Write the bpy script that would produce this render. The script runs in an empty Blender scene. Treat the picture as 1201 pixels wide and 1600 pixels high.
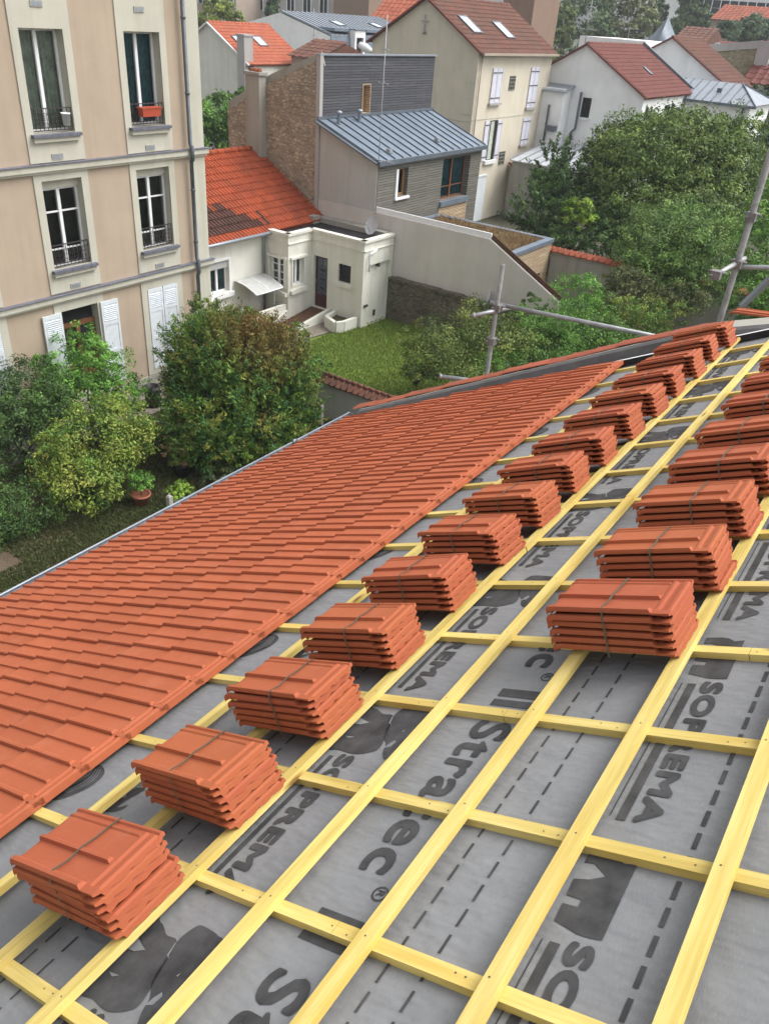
import bpy, math, random
import numpy as np
from mathutils import Vector, Matrix

# ------------------------------------------------------------------ scene, camera, light
S = bpy.context.scene
COL = S.collection
R = math.radians
CAM = np.array([[0.57297691, -0.81672372, 0.06826289],
                [-0.406152, -0.35530543, -0.84190178],
                [0.71185533, 0.45466517, -0.53529578]])      # right, down, forward
FPX = 1236.54
cam = bpy.data.cameras.new("camera")
cam_o = bpy.data.objects.new("camera", cam)
COL.objects.link(cam_o)
m = Matrix.Identity(4)
for i in range(3):
    m[i][0] = CAM[0][i]; m[i][1] = -CAM[1][i]; m[i][2] = -CAM[2][i]
cam_o.matrix_world = m
cam.sensor_fit = 'VERTICAL'; cam.sensor_height = 24.0; cam.sensor_width = 18.0
cam.lens = 24.0 * FPX / 1600.0
cam.clip_start = 0.05; cam.clip_end = 3000
S.camera = cam_o

SUN_EL, SUN_AZ = R(55), R(-48)          # azimuth measured from +X towards +Y
world = bpy.data.worlds.new("World"); S.world = world; world.use_nodes = True
nt = world.node_tree; nt.nodes.clear()
sky = nt.nodes.new("ShaderNodeTexSky"); sky.sky_type = 'NISHITA'; sky.sun_disc = False
sky.sun_elevation = SUN_EL; sky.sun_rotation = R(90) - SUN_AZ
sky.air_density = 1.0; sky.dust_density = 4.0; sky.ozone_density = 1.0
hs = nt.nodes.new("ShaderNodeHueSaturation"); hs.inputs['Saturation'].default_value = 0.16
bg = nt.nodes.new("ShaderNodeBackground"); bg.inputs['Strength'].default_value = 0.15
ow = nt.nodes.new("ShaderNodeOutputWorld")
nt.links.new(sky.outputs[0], hs.inputs['Color']); nt.links.new(hs.outputs[0], bg.inputs[0]); nt.links.new(bg.outputs[0], ow.inputs[0])
sun = bpy.data.lights.new("sun", 'SUN'); sun.energy = 1.15; sun.angle = R(40); sun.color = (1.0, 0.965, 0.92)
sun_o = bpy.data.objects.new("sun", sun); COL.objects.link(sun_o)
sd = Vector((math.cos(SUN_EL) * math.cos(SUN_AZ), math.cos(SUN_EL) * math.sin(SUN_AZ), math.sin(SUN_EL)))
sun_o.rotation_euler = sd.to_track_quat('Z', 'Y').to_euler()
S.view_settings.view_transform = 'Standard'; S.view_settings.look = 'None'
S.view_settings.exposure = 0.88; S.view_settings.gamma = 1.0
S.cycles.max_bounces = 6; S.cycles.transparent_max_bounces = 12
G = -10.2                                                        # ground level below the camera

# ------------------------------------------------------------------ helpers
def ray(px, py):
    return CAM.T @ np.array([(px - 600.5) / FPX, (py - 800) / FPX, 1.0])
def onX(px, py, X): w = ray(px, py); return w * X / w[0]
def onY(px, py, Y): w = ray(px, py); return w * Y / w[1]
def onZ(px, py, Z): w = ray(px, py); return w * Z / w[2]
def at(px, py, d): return ray(px, py) * d

ROOT = {}
class MB:
    def __init__(s): s.v = []; s.f = []; s.m = []; s.sm = []
    def add(s, vs, fs, mi=0, smooth=False):
        b = len(s.v); s.v.extend([tuple(map(float, p)) for p in vs])
        for f in fs: s.f.append(tuple(b + i for i in f)); s.m.append(mi); s.sm.append(smooth)
    def quad(s, a, b, c, d, mi=0): s.add([a, b, c, d], [(0, 1, 2, 3)], mi)
    def hexa(s, p, mi=0):      # p: 4 bottom, 4 top
        s.add(p, [(3, 2, 1, 0), (4, 5, 6, 7), (0, 1, 5, 4), (1, 2, 6, 5), (2, 3, 7, 6), (3, 0, 4, 7)], mi)
    def box(s, a, b, mi=0):
        x0, y0, z0 = a; x1, y1, z1 = b
        s.hexa([(x0, y0, z0), (x1, y0, z0), (x1, y1, z0), (x0, y1, z0), (x0, y0, z1), (x1, y0, z1), (x1, y1, z1), (x0, y1, z1)], mi)
    def bar(s, a, b, w, h, up=(0, 0, 1), mi=0):
        a = np.array(a, float); b = np.array(b, float); d = b - a; d /= np.linalg.norm(d)
        x = np.cross(d, up); x /= (np.linalg.norm(x) + 1e-9); y = np.cross(x, d)
        c = [-x * w / 2 - y * h / 2, x * w / 2 - y * h / 2, x * w / 2 + y * h / 2, -x * w / 2 + y * h / 2]
        s.hexa([a + q for q in c] + [b + q for q in c], mi)
    def prism(s, poly, off, mi=0):
        n = len(poly); off = np.array(off, float); p = [np.array(q, float) for q in poly]
        s.add(p + [q + off for q in p], [tuple(range(n - 1, -1, -1)), tuple(range(n, 2 * n))] +
              [(i, (i + 1) % n, n + (i + 1) % n, n + i) for i in range(n)], mi)
    def tube(s, pts, r, n=10, mi=0, cap=True):
        pts = [np.array(p, float) for p in pts]; rs = r if isinstance(r, (list, tuple)) else [r] * len(pts)
        vs = []; fs = []
        for i, p in enumerate(pts):
            d = pts[min(i + 1, len(pts) - 1)] - pts[max(i - 1, 0)]; d /= np.linalg.norm(d) + 1e-9
            a = np.cross(d, (0, 0, 1) if abs(d[2]) < .9 else (1, 0, 0)); a /= np.linalg.norm(a); b = np.cross(d, a)
            for k in range(n):
                t = 2 * math.pi * k / n; vs.append(p + rs[i] * (math.cos(t) * a + math.sin(t) * b))
        for i in range(len(pts) - 1):
            for k in range(n): fs.append((i * n + k, i * n + (k + 1) % n, (i + 1) * n + (k + 1) % n, (i + 1) * n + k))
        if cap: fs += [tuple(range(n - 1, -1, -1)), tuple((len(pts) - 1) * n + k for k in range(n))]
        s.add(vs, fs, mi, True)
    def lathe(s, c, prof, n=18, mi=0):
        c = np.array(c, float); vs = []; fs = []
        for r, z in prof:
            for k in range(n): t = 2 * math.pi * k / n; vs.append(c + (r * math.cos(t), r * math.sin(t), z))
        for i in range(len(prof) - 1):
            for k in range(n): fs.append((i * n + k, i * n + (k + 1) % n, (i + 1) * n + (k + 1) % n, (i + 1) * n + k))
        s.add(vs, fs, mi, True)

def tag(o, label=None, cat=None, group=None, kind=None):
    if label: o['label'] = label
    if cat: o['category'] = cat
    if group: o['group'] = group
    if kind: o['kind'] = kind
    return o
def empty(name, loc, label=None, cat=None, group=None):
    o = bpy.data.objects.new(name, None); COL.objects.link(o); o.location = tuple(map(float, loc)); o.empty_display_size = .2
    ROOT[o.name] = np.array(loc, float); return tag(o, label, cat, group)
def obj(name, mb, mats, parent=None, uv=None, base=None):
    """one mesh object; coordinates are world metres (a parent's own place is taken off)"""
    if not isinstance(mats, (list, tuple)): mats = [mats]
    off = ROOT[parent.name] if parent is not None else (np.array(base, float) if base is not None else np.zeros(3))
    me = bpy.data.meshes.new(name)
    V = np.array(mb.v) - off
    me.from_pydata([tuple(p) for p in V], [], mb.f)
    for mt in mats: me.materials.append(mt)
    me.polygons.foreach_set('material_index', mb.m)
    me.polygons.foreach_set('use_smooth', mb.sm)
    if uv is not None:
        A, B = np.array(uv[0], float), np.array(uv[1], float)
        li = np.zeros(len(me.loops), int); me.loops.foreach_get('vertex_index', li)
        W = (V + off)[li]; l = me.uv_layers.new(name='UVMap')
        l.data.foreach_set('uv', np.stack([W @ A, W @ B], 1).ravel())
    me.update()
    o = bpy.data.objects.new(name, me); COL.objects.link(o)
    if parent is not None: o.parent = parent
    elif base is not None: o.location = tuple(base)
    ROOT[o.name] = off
    return o
class F:
    """a wall frame: u along U, v up, n out of the wall"""
    def __init__(s, O, U, N): s.O = np.array(O, float); s.U = np.array(U, float); s.N = np.array(N, float); s.Z = np.array((0, 0, 1.0))
    def p(s, u, v, n=0): return s.O + u * s.U + v * s.Z + n * s.N
    def box(s, mb, u0, u1, v0, v1, n0, n1, mi=0):
        mb.hexa([s.p(u0, v0, n0), s.p(u1, v0, n0), s.p(u1, v0, n1), s.p(u0, v0, n1),
                 s.p(u0, v1, n0), s.p(u1, v1, n0), s.p(u1, v1, n1), s.p(u0, v1, n1)], mi)
    def wall(s, mb, u0, u1, v0, v1, holes=(), n=0.0, depth=.25, mi=0):
        us = sorted({u0, u1} | {h[0] for h in holes} | {h[1] for h in holes}); vs = sorted({v0, v1} | {h[2] for h in holes} | {h[3] for h in holes})
        us = [u for u in us if u0 <= u <= u1]; vs = [v for v in vs if v0 <= v <= v1]
        for a, b in zip(us, us[1:]):
            for c, d in zip(vs, vs[1:]):
                if any(h[0] <= (a + b) / 2 <= h[1] and h[2] <= (c + d) / 2 <= h[3] for h in holes): continue
                mb.quad(s.p(a, c, n), s.p(b, c, n), s.p(b, d, n), s.p(a, d, n), mi)
        for a, b, c, d in holes:
            k = n - depth
            mb.quad(s.p(a, c, n), s.p(a, d, n), s.p(a, d, k), s.p(a, c, k), mi); mb.quad(s.p(b, c, n), s.p(b, d, n), s.p(b, d, k), s.p(b, c, k), mi)
            mb.quad(s.p(a, d, n), s.p(b, d, n), s.p(b, d, k), s.p(a, d, k), mi); mb.quad(s.p(a, c, n), s.p(b, c, n), s.p(b, c, k), s.p(a, c, k), mi)

# ------------------------------------------------------------------ materials
class NT:
    def __init__(s, name):
        s.mat = bpy.data.materials.new(name); s.mat.use_nodes = True; s.t = s.mat.node_tree
        s.b = s.t.nodes['Principled BSDF']; s.out = s.t.nodes['Material Output']
    def n(s, ty, **kw):
        o = s.t.nodes.new(ty)
        for k, v in kw.items(): setattr(o, k, v)
        return o
    def l(s, a, b): s.t.links.new(a, b)
    def coord(s, kind='Object', scale=(1, 1, 1)):
        c = s.n('ShaderNodeTexCoord'); mp = s.n('ShaderNodeMapping'); mp.inputs['Scale'].default_value = scale
        s.l(c.outputs[kind], mp.inputs['Vector']); return mp.outputs[0]
    def noise(s, vec, sc, det=4, ro=.6):
        o = s.n('ShaderNodeTexNoise'); o.inputs['Scale'].default_value = sc; o.inputs['Detail'].default_value = det
        o.inputs['Roughness'].default_value = ro; s.l(vec, o.inputs['Vector']); return o.outputs['Fac']
    def ramp(s, fac, stops):
        o = s.n('ShaderNodeValToRGB'); e = o.color_ramp.elements
        while len(e) < len(stops): e.new(.5)
        for q, (p, c) in zip(e, stops): q.position = p; q.color = (c, c, c, 1) if isinstance(c, (int, float)) else (*c, 1)
        s.l(fac, o.inputs[0]); return o.outputs[0]
    def mix(s, a, b, fac, mode='MIX'):
        o = s.n('ShaderNodeMix', data_type='RGBA', blend_type=mode)
        for i, v in ((6, a), (7, b)):
            if isinstance(v, tuple): o.inputs[i].default_value = (*v, 1)
            else: s.l(v, o.inputs[i])
        if isinstance(fac, (int, float)): o.inputs[0].default_value = fac
        else: s.l(fac, o.inputs[0])
        return o.outputs[2]
    def bump(s, h, st=.3, d=.01):
        o = s.n('ShaderNodeBump'); o.inputs['Strength'].default_value = st; o.inputs['Distance'].default_value = d
        s.l(h, o.inputs['Height']); s.l(o.outputs[0], s.b.inputs['Normal'])
    def fin(s, col, rough=.8, spec=.3, metal=0.0):
        if isinstance(col, tuple): s.b.inputs['Base Color'].default_value = (*col, 1)
        else: s.l(col, s.b.inputs['Base Color'])
        if isinstance(rough, (int, float)): s.b.inputs['Roughness'].default_value = rough
        else: s.l(rough, s.b.inputs['Roughness'])
        s.b.inputs['Specular IOR Level'].default_value = spec; s.b.inputs['Metallic'].default_value = metal
        return s.mat

def plain(name, c, rough=.7, spec=.3, metal=0.0, var=.12, sc=6.0):
    t = NT(name); v = t.coord(); f = t.noise(v, sc, 5)
    lo = tuple(x * (1 - var) for x in c); hi = tuple(min(1, x * (1 + var)) for x in c)
    return t.fin(t.ramp(f, [(.3, lo), (.7, hi)]), rough, spec, metal)
def stucco(name, c, stain=(.45, .42, .36), amt=.25, bump=.25, streak=1.0):
    t = NT(name); v = t.coord(); v2 = t.coord(scale=(2.2, 2.2, .16))
    base = t.ramp(t.noise(v, 1.1, 6), [(.25, tuple(x * .9 for x in c)), (.75, tuple(min(1, x * 1.06) for x in c))])
    st = t.ramp(t.noise(v2, 1.3 * streak, 6, .65), [(.48, 0.0), (.78, amt)])
    col = t.mix(base, tuple(a * b * 1.4 for a, b in zip(c, stain)), st)
    sp = t.ramp(t.noise(v, .55, 7, .7), [(.55, 0.0), (.75, amt * .8)])
    col = t.mix(col, tuple(a * b * 1.6 for a, b in zip(c, stain)), sp)
    t.bump(t.noise(v, 60, 3), bump, .01)
    return t.fin(col, .9, .15)
def wood(name, c0, c1, fresh=True):
    t = NT(name); v = t.coord('UV', (1.6, 26, 1)); oi = t.n('ShaderNodeObjectInfo')
    vv = t.n('ShaderNodeVectorMath', operation='ADD'); t.l(v, vv.inputs[0]); cm = t.n('ShaderNodeCombineXYZ')
    mu = t.n('ShaderNodeMath', operation='MULTIPLY'); t.l(oi.outputs['Random'], mu.inputs[0]); mu.inputs[1].default_value = 37.0
    t.l(mu.outputs[0], cm.inputs[0]); t.l(mu.outputs[0], cm.inputs[1]); t.l(cm.outputs[0], vv.inputs[1])
    g = t.noise(vv.outputs[0], 1.2, 6, .6)
    col = t.ramp(g, [(.26, tuple(x * .80 for x in c0)), (.42, c0), (.64, c1)])
    ln = t.noise(t.coord('UV', (2.5, 140, 1)), 1.0, 4, .7); col = t.mix(col, tuple(x * y for x, y in zip(c0, (.72, .6, .4))), t.ramp(ln, [(.52, 0.0), (.75, .45)]))
    dk = t.noise(t.coord('UV', (.7, 12, 1)), 1.7, 5, .7); col = t.mix(col, (.30, .22, .10), t.ramp(dk, [(.60, 0.0), (.78, .55)]))
    b2 = t.ramp(t.noise(t.coord('UV', (.9, 3, 1)), 2.1, 3), [(.5, 0.0), (.72, .5)])
    col = t.mix(col, tuple(x * y for x, y in zip(c0, (.93, .74, .42))), b2)
    k = t.n('ShaderNodeTexVoronoi'); k.inputs['Scale'].default_value = 1.0; k.inputs['Randomness'].default_value = 1
    t.l(t.coord('UV', (1.9, 9, 1)), k.inputs['Vector'])
    kn = t.ramp(k.outputs['Distance'], [(.04, .95), (.13, 0.0)])
    col = t.mix(col, (.20, .10, .03), kn)
    br = t.n('ShaderNodeMapRange'); br.inputs[3].default_value = .86; br.inputs[4].default_value = 1.1; t.l(oi.outputs['Random'], br.inputs[0])
    hv = t.n('ShaderNodeHueSaturation'); t.l(col, hv.inputs['Color']); t.l(br.outputs[0], hv.inputs['Value'])
    t.bump(g, .25, .004)
    return t.fin(hv.outputs[0], .65, .25)
def tile_mat(name, c, var=.18, moss=None, island=True, dark=(.35, .3, .28), moss_amt=.5):
    t = NT(name); v = t.coord(); g = t.n('ShaderNodeNewGeometry')
    f = t.noise(v, 2.2, 5)
    col = t.ramp(f, [(.3, tuple(x * (1 - var * .6) for x in c)), (.7, tuple(min(1, x * (1 + var * .5)) for x in c))])
    if island:
        col = t.mix(col, tuple(x * (1 - var) for x in c), t.ramp(g.outputs['Random Per Island'], [(.0, 0.0), (1.0, .75)]))
    if name == 'new_clay_tile':
        oi = t.n('ShaderNodeObjectInfo'); col = t.mix(col, (.37, .092, .046), t.ramp(oi.outputs['Random'], [(.0, 0.0), (1.0, .8)]))
        col = t.mix(col, (.56, .235, .15), t.ramp(t.noise(v, 5.5, 7, .7), [(.5, 0.0), (.78, .25)]))
        col = t.mix(col, (.30, .075, .04), t.ramp(t.noise(v, 17, 5, .7), [(.56, 0.0), (.8, .3)]))
    sp = t.ramp(t.noise(v, 90, 2), [(.72, 0.0), (.8, .22)])
    col = t.mix(col, (.62, .50, .42), sp)
    if moss:
        col = t.mix(col, moss, t.ramp(t.noise(v, .9, 7, .72), [(.44, 0.0), (.66, moss_amt)]))
    t.bump(t.noise(v, 55, 4), .12, .004)
    return t.fin(col, .72, .25)
def stone(name, c0, c1, mortar, sc=3.2):
    t = NT(name); v = t.coord(scale=(1, 1, 1.55)); w = t.n('ShaderNodeVectorMath', operation='ADD')
    nz = t.n('ShaderNodeTexNoise'); nz.inputs['Scale'].default_value = 2.5; t.l(v, nz.inputs['Vector'])
    sc_ = t.n('ShaderNodeVectorMath', operation='SCALE'); sc_.inputs[3].default_value = .22; t.l(nz.outputs['Color'], sc_.inputs[0])
    t.l(v, w.inputs[0]); t.l(sc_.outputs[0], w.inputs[1])
    a = t.n('ShaderNodeTexVoronoi'); a.inputs['Scale'].default_value = sc; t.l(w.outputs[0], a.inputs['Vector'])
    e = t.n('ShaderNodeTexVoronoi', feature='DISTANCE_TO_EDGE'); e.inputs['Scale'].default_value = sc; t.l(w.outputs[0], e.inputs['Vector'])
    sep = t.n('ShaderNodeSeparateColor'); t.l(a.outputs['Color'], sep.inputs[0])
    col = t.mix(c0, c1, sep.outputs[0]); col = t.mix(col, tuple(x * .45 for x in c0), t.ramp(sep.outputs[1], [(.55, 0.0), (1.0, .8)]))
    col = t.mix(col, mortar, t.ramp(e.outputs['Distance'], [(.03, .9), (.09, 0.0)]))
    col = t.mix(col, tuple(x * .4 for x in c0), t.ramp(t.noise(v, .8, 5), [(.5, 0.0), (.75, .55)]))
    t.bump(t.ramp(e.outputs['Distance'], [(0.0, 0.0), (.14, 1.0)]), .9, .05)
    return t.fin(col, .95, .1)
def planks(name, c0, c1, gap, h=.095, length=3.4, rough=.8):
    t = NT(name); v = t.coord('UV'); b = t.n('ShaderNodeTexBrick'); t.l(v, b.inputs['Vector'])
    b.inputs['Scale'].default_value = 1; b.inputs['Brick Width'].default_value = length; b.inputs['Row Height'].default_value = h
    b.inputs['Mortar Size'].default_value = .011; b.inputs['Color1'].default_value = (*c0, 1); b.inputs['Color2'].default_value = (*c1, 1)
    b.inputs['Mortar'].default_value = (*gap, 1); b.inputs['Bias'].default_value = 0; b.offset = .37
    g = t.noise(t.coord('UV', (.8, 30, 1)), 1.3, 6, .65)
    col = t.mix(b.outputs['Color'], tuple(min(1, x * 1.9) for x in c1), t.ramp(g, [(.5, 0.0), (.75, .6)]))
    t.bump(b.outputs['Fac'], -.5, .02)
    return t.fin(col, rough, .2)
def glass_mat(name, tint=(.03, .04, .045), refl=.55):
    t = NT(name); tr = t.n('ShaderNodeBsdfTransparent'); tr.inputs[0].default_value = (.75, .8, .8, 1)
    gl = t.n('ShaderNodeBsdfGlossy'); gl.inputs['Roughness'].default_value = .04
    lw = t.n('ShaderNodeFresnel'); lw.inputs[0].default_value = 1.5
    mx = t.n('ShaderNodeMixShader'); t.l(lw.outputs[0], mx.inputs[0]); t.l(tr.outputs[0], mx.inputs[1]); t.l(gl.outputs[0], mx.inputs[2])
    t.l(mx.outputs[0], t.out.inputs[0]); return t.mat
def leaf_mat(name):
    t = NT(name); a = t.n('ShaderNodeAttribute'); a.attribute_name = 'col'
    tl = t.n('ShaderNodeBsdfTranslucent'); t.l(a.outputs['Color'], tl.inputs[0])
    mx = t.n('ShaderNodeMixShader'); mx.inputs[0].default_value = .22
    t.fin(a.outputs['Color'], .55, .25); t.l(t.b.outputs[0], mx.inputs[1]); t.l(tl.outputs[0], mx.inputs[2]); t.l(mx.outputs[0], t.out.inputs[0])
    return t.mat

M = {}
M['tile'] = tile_mat('new_clay_tile', (.44, .124, .050), .24)
M['pine'] = wood('fresh_yellow_pine', (.60, .46, .135), (.72, .585, .22))
M['nail'] = plain('nail_steel', (.10, .08, .06), .5, .4)
M['strap'] = plain('polyester_strap', (.115, .10, .07), .6, .3)
M['print'] = plain('black_print', (.062, .062, .064), .8, .15, var=.4, sc=11)
M['zinc'] = plain('zinc_sheet', (.28, .31, .35), .45, .5, .35, .14, 2.0)
M['zinc_dark'] = plain('dark_zinc', (.13, .155, .185), .5, .4, .3, .15, 2.0)
M['zinc_blue'] = plain('blue_zinc_roofing', (.165, .205, .255), .5, .4, .2, .16, 1.2)
M['galv'] = plain('galvanised_tube', (.33, .34, .35), .5, .5, .5, .2, 9)
M['grey_pole'] = plain('weathered_scaffold_tube', (.21, .205, .20), .8, .3, .2, .3, 12)
M['pink'] = stucco('pink_render', (.45, .36, .275), amt=.30)
M['cream'] = stucco('cream_render', (.53, .51, .43), amt=.5)
M['white_r'] = stucco('off_white_render', (.72, .715, .65), amt=.45)
M['white_wall'] = stucco('white_wall_render', (.82, .83, .83), amt=.25)
M['house_cream'] = stucco('beige_render', (.64, .585, .475), amt=.28)
M['grey_r'] = stucco('grey_beige_render', (.48, .485, .465), amt=.4)
M['pink_grey'] = stucco('pinkish_grey_render', (.60, .565, .535), amt=.25)
M['cement'] = stucco('stained_cement', (.36, .35, .31), amt=.65)
M['far_beige'] = stucco('far_beige_render', (.40, .33, .27), amt=.4)
M['far_grey'] = stucco('far_grey_render', (.42, .40, .39), amt=.4)
M['far_pink'] = stucco('far_pink_render', (.50, .41, .38), amt=.3)
M['brick_brown'] = stucco('brown_brick_wall', (.27, .19, .145), amt=.5, streak=2)
M['white_paint'] = plain('white_paint', (.78, .79, .80), .45, .4, var=.05)
M['shutter'] = plain('pale_grey_paint', (.66, .70, .74), .5, .35, var=.08)
M['shutter_mauve'] = plain('mauve_white_paint', (.64, .64, .72), .5, .35, var=.08)
M['door_wood'] = plain('varnished_brown_wood', (.17, .075, .035), .5, .4, var=.35, sc=9)
M['door_red'] = plain('dark_red_paint', (.07, .022, .022), .45, .4, var=.25)
M['oak'] = plain('golden_wood', (.30, .17, .07), .6, .3, var=.25, sc=9)
M['iron'] = plain('dark_iron', (.05, .045, .045), .6, .3, var=.3)
M['pipe_grey'] = plain('dark_grey_pipe', (.10, .115, .13), .5, .4, .1, .2)
M['dark'] = plain('dark_interior', (.022, .025, .024), .9, .1)
M['curtain'] = plain('net_curtain', (.46, .50, .42), .9, .1, var=.3, sc=5)
M['teal'] = plain('teal_curtain', (.07, .19, .23), .9, .1, var=.35, sc=5)
M['blind'] = plain('pale_blind', (.42, .43, .42), .8, .2, var=.1)
M['glass'] = glass_mat('window_glass')
M['sky_glass'] = plain('bright_roof_glass', (.55, .60, .64), .1, .8, .0, .06, 1)
M['poly'] = plain('polycarbonate', (.48, .50, .52), .35, .5, var=.15)
M['slate_sill'] = plain('slate_sill', (.13, .135, .165), .6, .3, var=.25, sc=9)
M['stone'] = stone('rubble_stone', (.58, .485, .36), (.36, .30, .23), (.48, .43, .36), 5.6)
M['stone_dark'] = stone('mossy_rubble_stone', (.19, .165, .12), (.11, .10, .075), (.20, .18, .14), 5.0)
M['stone_pale'] = stone('pale_rubble_stone', (.40, .34, .22), (.30, .255, .17), (.42, .37, .27), 4.6)
M['cladding'] = planks('weathered_grey_cladding', (.068, .068, .078), (.098, .098, .108), (.02, .02, .02))
M['cladding2'] = planks('silvered_wood_cladding', (.135, .128, .112), (.185, .178, .152), (.05, .05, .045))
M['slats'] = planks('fresh_wood_slats', (.46, .34, .22), (.56, .43, .29), (.12, .08, .05), h=.06, length=3)
M['felt_and_shade'] = plain('roofing_felt_and_fold_shade', (.028, .027, .030), .9, .2, var=.4, sc=3)
M['lead'] = plain('dark_lead_flashing', (.105, .10, .10), .55, .4, .1, .25, 5)
M['roof_orange'] = tile_mat('orange_roof_tile', (.40, .088, .036), .30, (.16, .05, .035), moss_amt=.5)
M['roof_dark'] = tile_mat('blackened_roof_tile', (.105, .045, .035), .35, (.06, .05, .035))
M['roof_brown'] = tile_mat('brown_roof_tile', (.17, .068, .045), .28, (.085, .06, .045), moss_amt=.7)
M['roof_wine'] = tile_mat('wine_roof_tile', (.185, .058, .046), .2, (.10, .045, .035), moss_amt=.5)
M['roof_bright'] = tile_mat('bright_orange_roof_tile', (.42, .115, .06), .25, (.30, .12, .07), moss_amt=.4)
M['cap_tile'] = tile_mat('terracotta_cap_tile', (.36, .095, .05), .3, (.12, .07, .04), moss_amt=.6)
M['terracotta'] = plain('terracotta_pot', (.32, .12, .07), .8, .2, var=.25)
M['plastic_black'] = plain('black_plastic', (.016, .014, .016), .5, .4)
M['plastic_orange'] = plain('orange_plastic', (.42, .075, .04), .45, .4)
M['straw'] = plain('dry_soil', (.19, .115, .06), .95, .1, var=.4)
M['bark'] = plain('tree_bark', (.085, .065, .045), .95, .1, var=.4, sc=14)
M['wood_old'] = plain('old_brown_wood', (.10, .055, .035), .9, .15, var=.5, sc=12)
M['concrete'] = plain('concrete_post', (.34, .33, .30), .9, .15, var=.25, sc=12)
M['leaf'] = leaf_mat('leaf')
LEAF_GAIN = np.array((2.35, 2.45, 2.05))

def membrane_mat():
    t = NT('grey_roof_membrane'); v = t.coord(); big = t.noise(v, 1.6, 5); v2 = t.coord(scale=(1, 1, 1))
    col = t.ramp(big, [(.3, (.180, .186, .193)), (.7, (.240, .246, .254))])
    fib = t.noise(t.coord(scale=(60, 420, 420)), 1.0, 3, .7)
    col = t.mix(col, (.36, .37, .39), t.ramp(fib, [(.5, 0.0), (.8, .35)]))
    col = t.mix(col, (.15, .155, .165), t.ramp(t.noise(v, 38, 4, .7), [(.52, 0.0), (.8, .45)]))
    wv = t.noise(t.coord(scale=(3.0, 1.2, 1.2)), 2.4, 3)
    mxh = t.n('ShaderNodeMath', operation='ADD'); t.l(wv, mxh.inputs[0])
    sm = t.n('ShaderNodeMath', operation='MULTIPLY'); t.l(fib, sm.inputs[0]); sm.inputs[1].default_value = .03; t.l(sm.outputs[0], mxh.inputs[1])
    t.bump(mxh.outputs[0], .55, .055)
    return t.fin(col, .75, .25)
M['membrane'] = membrane_mat()
def ground_mat(name, stops, sc=1.3):
    t = NT(name); v = t.coord(); f = t.noise(v, sc, 8, .7); col = t.ramp(f, stops)
    col = t.mix(col, tuple(x * .5 for x in stops[0][1]), t.ramp(t.noise(v, 14, 4), [(.5, 0.0), (.8, .6)]))
    t.bump(t.noise(v, 25, 4), .6, .04); return t.fin(col, .95, .1)
M['ground'] = ground_mat('garden_earth', [(.3, (.06, .066, .026)), (.5, (.085, .07, .042)), (.7, (.075, .09, .03))])
M['lawn'] = ground_mat('lawn_turf', [(.3, (.13, .19, .035)), (.7, (.17, .225, .05))], 2.0)
M['dirt'] = ground_mat('bare_dirt', [(.3, (.10, .075, .052)), (.7, (.15, .115, .08))], 2.4)
M['paving'] = ground_mat('paved_yard', [(.3, (.20, .175, .145)), (.7, (.28, .25, .21))], 2.4)
M['far_ground'] = ground_mat('town_ground', [(.3, (.05, .062, .026)), (.7, (.11, .10, .08))], .05)

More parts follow.
